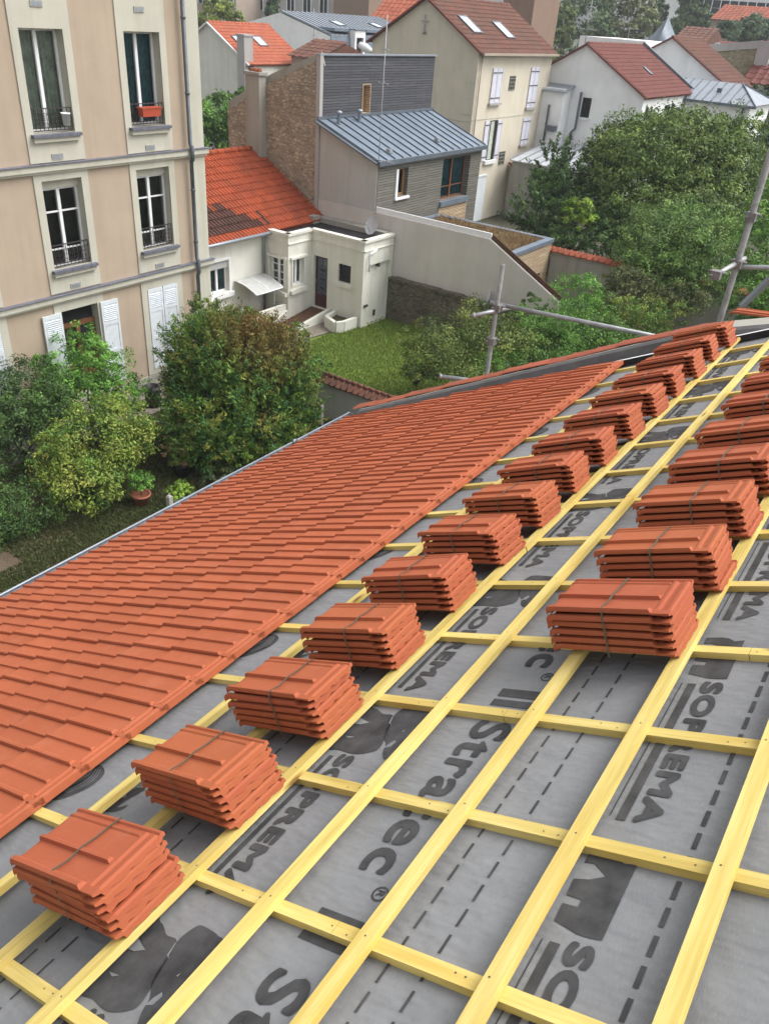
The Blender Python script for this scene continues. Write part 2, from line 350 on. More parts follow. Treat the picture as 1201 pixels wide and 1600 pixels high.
# ------------------------------------------------------------------ foliage
def leaves(name, blobs, n, size, pal, parent, seed=0, clump=.24, shape=.42, fill=.5, up=.35, per=45, flat=False, jit=.28, brown=None):
    """blobs: (centre, radii). Leaves gather in clumps spread through the outer half of every blob."""
    rg = np.random.default_rng(seed)
    area = np.array([np.prod(b[1]) ** (2 / 3) for b in blobs]); share = area / area.sum()
    P = []; Nn = []; C = []; D = []
    pal_c = np.array([p[0] for p in pal]) * LEAF_GAIN; pal_w = np.array([p[1] for p in pal], float); pal_w /= pal_w.sum()
    for (c, r), sh in zip(blobs, share):
        c = np.array(c); r = np.array(r); k = max(4, int(n * sh / per))
        d = rg.normal(size=(k, 3)); d[:, 2] += .15; d /= np.linalg.norm(d, axis=1)[:, None]
        rad = fill + (1.04 - fill) * rg.random(k) ** .6
        rad *= 1 + rg.normal(size=k) * (.13 if flat else .08)
        cc = c + d * r * rad[:, None]
        ci = rg.choice(len(pal), k, p=pal_w); cb = rg.uniform(.62, 1.32, k)
        cr = clump * np.mean(r) * rg.uniform(.6, 1.35, k)
        for j in range(k):
            q = int(per * rg.uniform(.6, 1.4))
            o = rg.normal(size=(q, 3)); o *= (rg.random(q) ** .45 / (np.linalg.norm(o, axis=1) + 1e-9))[:, None]; o[:, 2] *= .7
            dj = d[j] + np.array((0, 0, .35)) + rg.normal(size=3) * .3; dj /= np.linalg.norm(dj)
            if flat: o = o * .42 + dj * rg.uniform(-1.0, 1.25, (q, 1)) - np.array((0, 0, .25)) * rg.uniform(0, 1, (q, 1)) ** 2
            P.append(cc[j] + o * cr[j]); D.append(np.repeat(dj[None], q, 0))
            nn = d[j] * .55 + o * .7 + rg.normal(size=(q, 3)) * .55 + np.array((0, 0, up)); Nn.append(nn)
            col = pal_c[ci[j]]
            if brown is not None:
                z = brown(cc[j]);  col = col * (1 - z) + np.array((.22, .105, .038)) * z if rg.random() < .95 else col
            C.append(col[None] * (cb[j] * rg.uniform(1 - jit, 1 + jit, (q, 1))))
    P = np.concatenate(P); Nn = np.concatenate(Nn); C = np.concatenate(C); N = len(P)
    Nn /= np.linalg.norm(Nn, axis=1)[:, None]
    t = rg.normal(size=(N, 3)); t[:, 2] -= .5
    D = np.concatenate(D)
    if flat: t = D * .9 + rg.normal(size=(N, 3)) * .42; Nn = rg.normal(size=(N, 3)) + np.array((0, 0, .6))
    t -= Nn * (t * Nn).sum(1)[:, None]; t /= np.linalg.norm(t, axis=1)[:, None] + 1e-9
    b = np.cross(Nn, t); L = size * rg.uniform(.65, 1.35, (N, 1)); W = L * shape
    V = np.stack([P - t * L * .5, P - b * W * .5 + t * L * .02, P + t * L * .5 - Nn * L * .12, P + b * W * .5 + t * L * .02], 1).reshape(-1, 3)
    off = ROOT[parent.name] if parent is not None else np.zeros(3)
    V = V - off
    me = bpy.data.meshes.new(name); me.vertices.add(4 * N); me.vertices.foreach_set('co', V.ravel())
    me.loops.add(4 * N); me.loops.foreach_set('vertex_index', np.arange(4 * N)); me.polygons.add(N)
    me.polygons.foreach_set('loop_start', np.arange(N) * 4); me.polygons.foreach_set('loop_total', np.full(N, 4))
    me.materials.append(M['leaf']); a = me.attributes.new('col', 'FLOAT_COLOR', 'POINT')
    cc = np.repeat(np.concatenate([np.clip(C, 0, 1), np.ones((N, 1))], 1), 4, 0); a.data.foreach_set('color', cc.ravel())
    me.update(); me.validate()
    o = bpy.data.objects.new(name, me); COL.objects.link(o)
    if parent is not None: o.parent = parent
    ROOT[o.name] = off
    return o
def stems(parent, base, targets, r, name='trunk', mat='bark', seed=0, first=.35):
    rg = random.Random(seed); mb = MB(); base = np.array(base)
    top = np.mean([np.array(t) for t in targets], 0); fork = base + (top - base) * first
    mb.tube([base, base * .5 + fork * .5 + np.array((rg.uniform(-.05, .05), rg.uniform(-.05, .05), 0)), fork], [r, r * .85, r * .7], 8)
    for t in targets:
        t = np.array(t); mid = (fork + t) / 2 + np.array([rg.uniform(-.12, .12) for _ in range(3)]) * np.linalg.norm(t - fork)
        mb.tube([fork, mid, t], [r * .55, r * .32, r * .1], 6)
    return obj(name, mb, M[mat], parent)
def px_blobs(lst):
    out = []
    for px, py, rx, ry, d in lst:
        c = at(px, py, d); out.append((c, np.array((rx * d / FPX, rx * d / FPX, ry * d / FPX * 1.05))))
    return out
def plant(name, label, cat, base, blobs, n, size, pal, seed, trunk=.05, group=None, part='crown', stem='trunk', first=.3, **kw):
    root = empty(name, base, label, cat, group)
    leaves(part, blobs, n, size, pal, root, seed, **kw)
    tg = [b[0] for b in blobs]
    stems(root, base, tg, trunk, stem, seed=seed, first=first)
    return root

GREEN_D = [((.030, .056, .018), 3), ((.042, .075, .022), 3), ((.022, .042, .016), 2)]
GREEN_M = [((.050, .098, .022), 3), ((.068, .125, .028), 2), ((.036, .070, .020), 2)]
GREEN_B = [((.065, .135, .028), 3), ((.085, .165, .035), 2), ((.045, .095, .022), 2)]
YELLOW = [((.105, .128, .028), 3), ((.082, .115, .025), 3), ((.130, .140, .036), 2), ((.055, .095, .022), 3)]
OLIVE = [((.068, .088, .024), 3), ((.050, .070, .022), 3), ((.092, .105, .032), 2), ((.036, .052, .018), 2)]
GREY_G = [((.085, .105, .065), 3), ((.060, .085, .045), 2)]
FAR_D = [((.030, .050, .026), 3), ((.042, .066, .030), 3), ((.055, .072, .034), 2)]

# ------------------------------------------------------------------ ground
def sheet(name, pts, z, mat, kind='structure'):
    mb = MB(); mb.add([(x, y, z) for x, y in pts], [tuple(range(len(pts)))]); o = obj(name, mb, M[mat]); o['kind'] = kind; return o
sheet('ground', [(-300, -300), (900, -300), (900, 900), (-300, 900)], G - .012, 'far_ground')
sheet('garden_ground', [(-6, 5.2), (16.6, 5.2), (16.6, 17.9), (-6, 17.9)], G - .004, 'ground')
sheet('bare_path', [(3.0, 12.6), (7.0, 13.05), (8.4, 13.35), (9.3, 13.7), (9.0, 14.1), (7.6, 13.95), (5.5, 13.6), (3, 13.3)], G + .002, 'dirt')
sheet('house_terrace', [(8, 16.9), (16.6, 16.6), (16.6, 17.76), (8, 17.76)], G + .003, 'paving')
sheet('lawn', [(17.0, 6.0), (25.2, 6.0), (25.2, 16.75), (23.4, 16.75), (22.4, 17.2), (21.3, 17.4), (17, 17.4)], G + .0, 'lawn')
sheet('yard_path', [(17.0, 17.35), (21.3, 17.45), (22.5, 17.3), (23.45, 17.2), (23.45, 20.3), (17, 20.3)], G + .004, 'paving')
def grass(name, regions, pal, seed, h=.07):
    rg = np.random.default_rng(seed); V = []; C = []
    for (x0, x1, y0, y1, n) in regions:
        p = np.stack([rg.uniform(x0, x1, n), rg.uniform(y0, y1, n), np.full(n, G)], 1)
        a = rg.uniform(0, 6.28, n); s = np.stack([np.cos(a), np.sin(a), 0 * a], 1) * .012 * rg.uniform(.7, 1.6, (n, 1))
        lean = np.stack([rg.normal(0, .03, n), rg.normal(0, .03, n), h * rg.uniform(.5, 1.5, n)], 1)
        V.append(np.stack([p - s, p + s, p + lean], 1)); c = np.array(pal)[rg.integers(0, len(pal), n)] * rg.uniform(.7, 1.3, (n, 1)); C.append(c)
    V = np.concatenate(V).reshape(-1, 3); C = np.repeat(np.concatenate(C), 3, 0); N = len(V) // 3
    me = bpy.data.meshes.new(name); me.vertices.add(3 * N); me.vertices.foreach_set('co', V.ravel()); me.loops.add(3 * N)
    me.loops.foreach_set('vertex_index', np.arange(3 * N)); me.polygons.add(N); me.polygons.foreach_set('loop_start', np.arange(N) * 3)
    me.polygons.foreach_set('loop_total', np.full(N, 3)); me.materials.append(M['leaf'])
    a = me.attributes.new('col', 'FLOAT_COLOR', 'POINT'); a.data.foreach_set('color', np.concatenate([C, np.ones((3 * N, 1))], 1).ravel())
    me.update(); o = bpy.data.objects.new(name, me); COL.objects.link(o); return o
tag(grass('lawn_grass', [(17, 25.2, 9, 17.2, 60000)], [(.18, .26, .045), (.14, .22, .04), (.21, .28, .06)], 5), 'short bright green grass of the lawn before the annex', 'grass', kind='stuff')
tag(grass('rough_grass', [(5, 10.5, 11.2, 13.25, 26000), (7, 9.6, 13.2, 14.2, 5000), (9.4, 16.5, 9.5, 15.5, 30000), (9.5, 13, 13.4, 16.8, 9000)], [(.075, .11, .026), (.10, .12, .04), (.055, .085, .024), (.11, .095, .045)], 6, .06), 'patchy rough grass of the shaded garden below the gutter', 'grass', kind='stuff')

# ------------------------------------------------------------------ the roof under repair
SL = R(26.3029)
RN = np.array((0, math.sin(SL), math.cos(SL))); RD = np.array((0, math.cos(SL), -math.sin(SL))); RU = np.array((1.0, 0, 0))
def RP(u, v, z=0.0): return u * RU + v * RD + (z - 1.5) * RN     # z above the batten tops
def uedge(v): return 7.48 - (v - 3.1) * .125
ZM = -.054
EAVE_V = 6.33
house = empty('house_under_repair', (3.0, 5.0, G), 'house being re-roofed with new orange tiles, yellow battens and grey membrane', 'house')
mb = MB()
e0 = RP(0, 6.1, ZM - .06); r0 = RP(0, -1.0, ZM - .06); b1 = 2 * r0[1] - e0[1]
sec = [(e0[1], G), (e0[1], e0[2]), (r0[1], r0[2]), (b1, e0[2]), (b1, G)]
def uY(y, z): return uedge((y + 1.5 * RN[1]) / RD[1]) + .3
n = len(sec); L0 = [(-2.0, y, z) for y, z in sec]; L1 = [(uY(y, z), y, z) for y, z in sec]
mb.add(L0 + L1, [tuple(range(n)), tuple(range(2 * n - 1, n - 1, -1))] + [(i, (i + 1) % n, n + (i + 1) % n, n + i) for i in range(n)])
obj('wall', mb, M['cement'], house)
# membrane, as a fine sheet
mb = MB(); nu, nv = 24, 24
for j in range(nv + 1):
    v = -1.0 + (EAVE_V + .98) * j / nv
    for i in range(nu + 1):
        mb.v.append(tuple(RP(-2.0 + (uedge(v) + 2.0) * i / nu, v, ZM)))
for j in range(nv):
    for i in range(nu):
        a = j * (nu + 1) + i; mb.f.append((a, a + 1, a + nu + 2, a + nu + 1)); mb.m.append(0); mb.sm.append(True)
underlay = obj('underlay', mb, M['membrane'], house)
# printing on the membrane
ZP = ZM + .0022
def text_polys(body, bold=.03):
    cu = bpy.data.curves.new('lettering', 'FONT'); cu.body = body; cu.size = 1; cu.resolution_u = 4; cu.space_character = 1.08
    o = bpy.data.objects.new('lettering', cu); COL.objects.link(o); dg = bpy.context.evaluated_depsgraph_get(); dg.update()
    me = bpy.data.meshes.new_from_object(o.evaluated_get(dg)); vs = np.array([v.co[:2] for v in me.vertices]); fs = [tuple(p.vertices) for p in me.polygons]
    bpy.data.objects.remove(o); bpy.data.curves.remove(cu); bpy.data.meshes.remove(me); return vs, fs
TXT = {}
def put_text(mb, body, u0, length, vb, h, bold=.03):
    if body not in TXT: TXT[body] = text_polys(body, bold)
    vs, fs = TXT[body]; x0, x1 = vs[:, 0].min(), vs[:, 0].max(); y1 = vs[:, 1].max(); y0 = 0.0 if body[0] not in 'g' else vs[:, 1].min()
    b = bold * h * 1.0; length -= 2 * b; hh = h - 2 * b
    for q in range(9):
        ox, oy = (0, 0) if q == 8 else (b * math.cos(q * math.pi / 4), b * math.sin(q * math.pi / 4))
        mb.add([RP(u0 - b - ox - (x - x0) / (x1 - x0) * length, vb - b - oy - (y - y0) / (y1 - y0) * hh, ZP + .00008 * q) for x, y in vs], fs)
def smooth(pts, k=5):
    n = len(pts); out = []; P = [np.array(p) for p in pts]
    for i in range(n):
        a, b, c, d = P[i - 1], P[i], P[(i + 1) % n], P[(i + 2) % n]
        for j in range(k):
            t = j / k; out.append(tuple(.5 * (2 * b + (c - a) * t + (2 * a - 5 * b + 4 * c - d) * t * t + (3 * b - a - 3 * c + d) * t ** 3)))
    return out
def poly(mb, pts, z=ZP, mi=0): mb.add([RP(u, v, z) for u, v in pts], [tuple(range(len(pts)))], mi)
def rect(mb, u0, u1, v0, v1): poly(mb, [(u0, v0), (u1, v0), (u1, v1), (u0, v1)])
def vmax(u): return 3.1 - (u - 7.44) / .125      # keeps prints inside the skewed edge
mb = MB()
for k in range(-3, 6):
    a = 1.555 + 1.079 * k
    if a + .7 < uedge(.9): put_text(mb, 'SOPREMA', a + .68, .68, .912, .07, .088); rect(mb, a, a + .66, .930, .957); rect(mb, a + .01, a + .66, .9745, .978)
    a = .92 + 1.08 * k
    if a + .7 < uedge(2): put_text(mb, 'SOPREMA', a + .68, .68, 2.018, .078, .088); rect(mb, a + .02, a + .66, 2.040, 2.062)
    a = 1.165 + 1.07 * k
    if a + .9 < uedge(1.5): put_text(mb, 'Stratec', a + .725, .725, 1.592, .15, .042)
    if a + .95 < uedge(1.5):
        rect(mb, a + .872, a + .920, 1.43, 1.60); rect(mb, a + .815, a + .853, 1.43, 1.60)
        for q in range(12):
            t0, t1 = q * math.pi / 6, (q + 1) * math.pi / 6; c = (a - .055, 1.462)
            poly(mb, [(c[0] + r * math.cos(t), c[1] + r * math.sin(t)) for r, t in ((.026, t0), (.026, t1), (.020, t1), (.020, t0))])
        put_text(mb, 'R', a - .043, .022, 1.473, .024, .03)
for vline in (.734, 1.197, 1.301, 2.309, 2.408):
    w = .0042
    if vline == .734: w = .0065
    k = -24
    while True:
        u = 1.092 + .0834 * k + (.04 if vline == 1.301 else 0); k += 1
        if u > uedge(vline) - .1: break
        if u > -1.8: rect(mb, u, u + .057, vline - w, vline + w)
rect(mb, -1.5, uedge(2.1) - .1, 2.092, 2.120)
rect(mb, -1.5, uedge(2.1) - .1, 2.128, 2.132)
put_small = [(1.53 + .37 * 0, 1.352)]
obj('printed_lettering', mb, M['print'], underlay)
# emblem: a dark shaggy animal profile between the words
HEAD = [(1.892, 1.80), (1.905, 1.84), (1.91, 1.87), (1.911, 1.927), (1.885, 1.945), (1.85, 1.952), (1.80, 1.94), (1.76, 1.93), (1.72, 1.91), (1.702, 1.888), (1.68, 1.868), (1.655, 1.86), (1.63, 1.845), (1.612, 1.822), (1.64, 1.80), (1.72, 1.79), (1.80, 1.78)]
BODY = [(1.629, 2.12), (1.615, 2.04), (1.609, 1.987), (1.612, 1.95), (1.630, 1.91), (1.655, 1.885), (1.70, 1.893), (1.77, 1.92), (1.83, 1.945),
        (1.848, 1.965), (1.846, 2.006), (1.862, 2.04), (1.871, 2.07), (1.869, 2.12)]
LIGHT = [[(1.806, 2.10), (1.790, 2.05), (1.784, 2.027), (1.766, 2.06), (1.764, 2.10)], [(1.764, 1.853), (1.762, 1.846), (1.775, 1.846)],
         [(1.791, 1.924), (1.800, 1.935), (1.836, 1.948), (1.838, 1.953), (1.798, 1.941)], [(1.665, 1.865), (1.690, 1.86), (1.712, 1.85), (1.704, 1.838), (1.675, 1.843)],
         [(1.690, 2.075), (1.695, 2.03), (1.683, 2.05)]]
RIGHT = [(1.42, 0.846), (1.41, 0.877), (1.428, 0.9), (1.432, 0.923), (1.426, 0.977), (1.386, 0.975), (1.389, 0.948), (1.359, 0.905), (1.337, 0.94), (1.327, 0.98), (1.274, 0.976), (1.271, 0.934),
         (1.248, 0.935), (1.247, 0.975), (1.193, 0.972), (1.184, 0.938), (1.175, 0.903), (1.175, 0.872), (1.179, 0.844)]
UPPER = [(1.07, 2.79), (1.09, 2.74), (1.125, 2.728), (1.10, 2.765), (1.14, 2.765), (1.214, 2.735), (1.207, 2.79), (1.17, 2.80), (1.153, 2.785), (1.13, 2.83), (1.07, 2.83)]
SWIRL = [(1.048, 3.124), (1.10, 3.07), (1.16, 3.04), (1.221, 3.05), (1.255, 3.10), (1.261, 3.16), (1.2, 3.13), (1.10, 3.16), (1.04, 3.18)]
for k in range(-2, 6):
    for si, (src, per, vv) in enumerate(((smooth(BODY), 1.08, 2.0), (smooth(HEAD), 1.08, 2.0), (RIGHT, 1.079, .9), (smooth(UPPER, 3), 1.08, 2.7), (smooth(SWIRL), 1.08, 3.1))):
        if 1.9 + per * k > uedge(vv): continue
        mb = MB(); poly(mb, [(u + per * k, v) for u, v in src])
        if si == 0:
            for L in LIGHT: poly(mb, [(u + 1.08 * k, v) for u, v in L], ZP + .0015, 1)
        if si == 4:
            for r in (0, .018, .034):
                pts = [(1.09 + .03 * q + 1.08 * k, 3.155 - r - .05 * math.sin(q * .55)) for q in range(6)]
                for p, q in zip(pts, pts[1:]): poly(mb, [p, q, (q[0], q[1] - .004), (p[0], p[1] - .004)], ZP + .0015, 1)
        obj('printed_emblem', mb, [M['print'], M['membrane']], underlay)
# counter battens down the slope, battens along the eave
rnd = random.Random(3)
for k in range(-5, 14):
    u = .937 + .4785 * k
    v1 = min(3.3, 3.1 - (u + .1 - 7.48) / .125)
    if v1 < -.9: continue
    c = []
    for uu in (u, u + .041):
        vm = min(3.3, 3.1 - (uu + .06 - 7.48) / .125)
        c.append((uu, vm))
    v0 = -1.0
    # boards butt: two lengths with a joint
    mbb = MB(); cut = rnd.choice([1.49, 1.62, 2.2, .8])
    for a, b in ((v0, cut - .0012), (cut + .0012, c[1][1])):
        if b <= a: continue
        q = [(u, a), (u + .041, a), (u + .041, b), (u, b)]
        mbb.hexa([RP(x, y, ZM) for x, y in q] + [RP(x, y, -.027) for x, y in q])
    for v in np.arange(-.8, c[1][1] - .1, .362):
        for dv in (.055, .10):
            cx, cy = u + .02 + rnd.uniform(-.008, .008), v + dv * rnd.choice((1, 1.3))
            mbb.add([RP(cx + .0028 * math.cos(t), cy + .0028 * math.sin(t), -.0262) for t in np.arange(0, 6.2, .785)], [tuple(range(8))], 1)
    obj('counter_batten', mbb, [M['pine'], M['nail']], house, uv=(RD, RU + RN * .9))
for v in (-.822, -.46, -.098, .262, .613, .984, 1.345, 1.711, 2.056, 2.412, 2.760, 3.128):
    mbb = MB(); w = .0445; e = rnd.uniform(-.002, .002); u1 = uedge(v) - .10
    for a, b in ((-1.95, 3.3 + rnd.uniform(-1, 1)), (0, 0)):
        pass
    cut = 3.6 + rnd.uniform(-.8, 1.0)
    for a, b in ((-1.95, cut - .001), (cut + .001, u1)):
        ea, eb = rnd.uniform(-.004, .004), rnd.uniform(-.004, .004); q = [(a, v + e + ea), (b, v + e + eb), (b, v + w + e + eb), (a, v + w + e + ea)]
        mbb.hexa([RP(x, y, -.0265) for x, y in q] + [RP(x, y, 0) for x, y in q])
    for k in range(-5, 14):
        cu = .937 + .4785 * k + .02
        if cu < u1 - .05:
            cx, cy = cu + rnd.uniform(-.01, .01), v + .022 + rnd.uniform(-.008, .008)
            mbb.add([RP(cx + .003 * math.cos(t), cy + .003 * math.sin(t), .0006) for t in np.arange(0, 6.2, .785)], [tuple(range(8))], 1)
    obj('batten', mbb, [M['pine'], M['nail']], house, uv=(RU, RD + RN * .9))

# one clay tile: x across, y down the slope from its head, z up
TW, TL = .258, .455
XS = [0, .003, .016, .024, .031, .045, .060, .080, .098, .1025, .106, .117, .126, .145, .165, .186, .207, .213, .219, .225, .231, .240, .246, .252, .258]
XZ = [.016, .0265, .027, .021, .0105, .0092, .0085, .0078, .0075, .008, .021, .021, .0100, .0088, .0080, .0077, .0075, .006, .0105, .0105, .003, .003, .009, .009, .002]
YS = [0, .004, .016, .022, .030, .040, .045, .055, .061, .068, .2, .36, .425, .442, .451, .455]
def tz(i, y):
    z = XZ[i]
    if y < .062:
        h = {0: .004, .004: .013, .016: .013, .022: .004, .030: .004, .040: .004, .045: .0135, .055: .0135, .061: .007}[y]
        z = h if .03 <= XS[i] <= .232 else (min(z, .014) if i < 4 else max(z, .004))
    if y > .43: z -= {.442: .0015, .451: .006, .455: .012}[y]
    return z
def tile_grid(): return [[(x, y, tz(i, y)) for i, x in enumerate(XS)] for y in YS]
def tile_solid(mb, T, th=.0125, nib=0.0):
    g = tile_grid(); nx, ny = len(XS), len(YS); top = [T(*p) for row in g for p in row]
    bot = [T(p[0], p[1], (p[2] - (th if p[0] > .025 else .0075) - (nib if p[1] < .035 else 0) - (.0095 * abs(math.sin(math.pi * p[0] / .0645)) ** .7 if p[1] < .035 and not nib else 0)) if p[1] < .43 else p[2] - th - (.008 if p[0] > .025 else .001)) for row in g for p in row]
    n = nx * ny; fs = []
    for j in range(ny - 1):
        for i in range(nx - 1):
            a = j * nx + i; fs.append((a, a + 1, a + nx + 1, a + nx)); fs.append((n + a, n + a + nx, n + a + nx + 1, n + a + 1))
    for i in range(nx - 1):
        fs.append((i, n + i, n + i + 1, i + 1)); a = (ny - 1) * nx + i; fs.append((a, a + 1, n + a + 1, n + a))
    for j in range(ny - 1):
        a = j * nx; fs.append((a, a + nx, n + a + nx, n + a)); a = j * nx + nx - 1; fs.append((a, n + a, n + a + nx, a + nx))
    mb.add(top + bot, fs)
mb = MB(); PITCH, GAUGE = .2135, .361; rg = random.Random(11)
for r in range(9):
    nose = 3.128 + .43 + GAUGE * r; head = nose - TL
    for k in range(-16, 32):
        u0 = 1.590 + PITCH * k
        if u0 > uedge(nose) - .10: continue
        jz, jt, ju = rg.uniform(-.0012, .0015), rg.uniform(-.003, .003), rg.uniform(-.0015, .0015)
        def T(x, y, z, u0=u0, head=head, jz=jz, jt=jt, ju=ju):
            v = head + y; u = min(u0 + x + ju, uedge(v) - .085)
            zz = z if z < .0105 else .0105 + (z - .0105) * .82
            return RP(u, v, .004 + zz + jz + .042 * y + jt * (x - .12))
        tile_solid(mb, T, .0125, .020 if r == 0 else 0.0)
obj('laid_tiles', mb, M['tile'], house)
# eave: gutter and fascia
mb = MB(); gu0, gu1 = -2.0, uedge(6.35) + .12
prof = []
for q in range(9):
    t = math.pi * q / 8; prof.append((-math.cos(t) * .065, -math.sin(t) * .07))
ec = RP(0, 6.44, -.025); ec = np.array((0, ec[1] + .055, ec[2] + .0))
for k in range(8):
    (a, b), (c, d) = prof[k], prof[k + 1]
    for s in (0, 1):
        pass
    mb.quad((gu0, ec[1] + a, ec[2] + b), (gu1, ec[1] + a, ec[2] + b), (gu1, ec[1] + c, ec[2] + d), (gu0, ec[1] + c, ec[2] + d))
mb.tube([(gu0, ec[1] + .068, ec[2] + .004), (gu1, ec[1] + .068, ec[2] + .004)], .011, 8)
mb.prism([(gu1, ec[1] + a, ec[2] + b) for a, b in prof], (.004, 0, 0))
obj('gutter', mb, M['zinc'], house)
mb = MB(); q = RP(0, 6.28, ZM - .01); mb.box((-2, q[1] - .02, q[2] - .2), (uedge(6.3) - .05, q[1] + .005, q[2] - .005)); obj('fascia_board', mb, M['zinc_dark'], house)
# skewed edge: lead-lined upstand, metal fold with painted sheen and shadow, tile-capped parapet
def hp(v): return (.05 + .050 * min(1, max(0, (6.35 - v) / 3.3))) * min(1, max(0, (v - 1.7) / .7))
VS = list(np.arange(-1.0, 1.9, .40)) + list(np.arange(1.95, 6.36, .35)) + [6.36]
mb = MB(); mz = MB()
for a, b in zip(VS, VS[1:]):
    A = [RP(uedge(v) + du, v, z) for v in (a, b) for du, z in ((-.09, ZM + .006), (.0, ZM + .02), (.05, max(hp(v) - .02, ZM + .021)), (.10 if v > 1.8 else .40, max(hp(v), ZM + .022)))]
    for i in range(3): mb.quad(A[i], A[i + 1], A[i + 5], A[i + 4])
    if a < 3.2:
        B = [RP(uedge(v) - du, v, z) for v in (a, b) for du, z in ((.10, ZM + .004), (.098, .012), (.075, .016), (.073, ZM + .01))]
        for i in range(3): mz.quad(B[i], B[i + 1], B[i + 5], B[i + 4], 1 if i == 1 else 0)
obj('flashing', mb, M['lead'], house); obj('flashing_fold', mz, [M['felt_and_shade'], M['white_paint']], house)  # zinc fold: dark sides paint the shadow under it, white top its bright edge
mb = MB()
for a, b in zip(VS, VS[1:]):
    if a < 1.5: continue
    q = [RP(uedge(v) + du, v, z) for v, du, z in ((a, .1, -.3), (a, .38, -.3), (b, .38, -.3), (b, .1, -.3), (a, .1, hp(a)), (a, .38, hp(a)), (b, .38, hp(b)), (b, .1, hp(b)))]
    mb.hexa(q)
obj('parapet', mb, M['cement'], house)
mb = MB(); rg = random.Random(4); v = 2.2
while v < 6.3:
    w = .25; du = rg.uniform(-.012, .012); dz = rg.uniform(0, .012)
    for s in range(6):
        t0, t1 = math.pi * s / 6, math.pi * (s + 1) / 6
        P = []
        for vv, lift in ((v, .0), (v + w + .03, .012)):
            for t in (t0, t1):
                P.append(RP(uedge(vv) + .24 + du - .115 * math.cos(t), vv, hp(vv) + .001 + dz + lift * .5 + .016 * math.sin(t)))
        mb.quad(P[0], P[1], P[3], P[2])
    c = [RP(uedge(v + w + .03) + .24 + du - .115 * math.cos(math.pi * s / 6), v + w + .03, hp(v) + dz + .007 + .016 * math.sin(math.pi * s / 6)) for s in range(7)]
    mb.add(c, [tuple(range(7))])
    v += w
obj('parapet_capping', mb, M['cap_tile'], house)

# ------------------------------------------------------------------ strapped stacks of tiles waiting on the battens
tb = MB(); tile_solid(tb, lambda x, y, z: (x, y, z))
tme = obj('roof_tile', tb, M['tile']); tile_data = tme.data; bpy.data.objects.remove(tme); ROOT.pop('roof_tile', None)
def strap_mesh():
    mb = MB(); y0, y1 = .206, .2135; top = .0235 + .0315 * 5 + .018
    xs = [-.006, .004, .016, .06, .112, .16, .21, .256]; zs = [top - .012, top + .002, top + .003, top - .006, top - .001, top - .008, top - .010, top - .014]
    for k in range(len(xs) - 1):
        mb.quad((xs[k], y0, zs[k]), (xs[k + 1], y0, zs[k + 1]), (xs[k + 1], y1, zs[k + 1]), (xs[k], y1, zs[k]))
        mb.quad((xs[k], y0, zs[k] + .0015), (xs[k + 1], y0, zs[k + 1] + .0015), (xs[k + 1], y1, zs[k + 1] + .0015), (xs[k], y1, zs[k] + .0015))
    z = zs[0]; xx = -.006; kk = 0
    while z > .01:
        zn = max(.004, z - .031); xn = -.006 - (.004 if kk % 2 == 0 else 0.0)
        d = .0022 * kk
        mb.quad((xx, y0 + d, z), (xx, y1 + d, z), (xn, y1 + d + .002, zn), (xn, y0 + d + .002, zn)); z, xx = zn, xn; kk += 1
    return mb
sme = obj('strap', strap_mesh(), M['strap']); strap_data = sme.data; bpy.data.objects.remove(sme); ROOT.pop('strap', None)
RB = Matrix(((RU[0], RD[0], RN[0], 0), (RU[1], RD[1], RN[1], 0), (RU[2], RD[2], RN[2], 0), (0, 0, 0, 1)))
rg = random.Random(21)
def stack(u, v, label, group, n=6, yaw=0.0):
    p = RP(u, v, .002); root = bpy.data.objects.new('tile_stack', None); COL.objects.link(root); root.empty_display_size = .2
    root.matrix_world = Matrix.Translation(p) @ RB @ Matrix.Rotation(yaw, 4, 'Z')
    tag(root, label, 'tile stack', group)
    for k in range(n):
        t = bpy.data.objects.new('roof_tile', tile_data); COL.objects.link(t); t.parent = root
        t.location = (rg.uniform(-.006, .006), rg.uniform(-.009, .009), .018 + .0315 * k); t.rotation_euler = (rg.uniform(-.003, .003), rg.uniform(-.004, .004), rg.uniform(-.022, .022))
    s = bpy.data.objects.new('strap', strap_data); COL.objects.link(s); s.parent = root; s.location = (0, rg.uniform(-.02, .03), 0)
    return root
ORD = ['first', 'second', 'third', 'fourth', 'fifth', 'sixth', 'seventh', 'eighth', 'ninth', 'tenth', 'eleventh', 'twelfth', 'thirteenth', 'fourteenth', 'fifteenth']
ROW1 = [.653, 1.100, 1.575, 2.030, 2.510, 2.965, 3.410, 3.875, 4.310, 4.775, 5.235, 5.70, 6.18, 6.66, 7.10]
for i, u in enumerate(ROW1):
    stack(u, 2.052 + rg.uniform(0, .014) + (.015 if 3 < i < 9 else 0), 'strapped stack of orange roof tiles, %s in the row next to the laid tiles' % ORD[i],
          'tile stacks in the row beside the laid tiles', 6, rg.uniform(-.05, .05))
ROW2 = [2.25, 2.715, 3.19, 3.66, 4.13, 4.61, 5.08, 5.55]
for i, u in enumerate(ROW2):
    stack(u, .978 + rg.uniform(0, .02), 'strapped stack of orange roof tiles, %s in the upslope row by bare battens' % ORD[i],
          'tile stacks in the upslope row', 6, rg.uniform(-.04, .04))

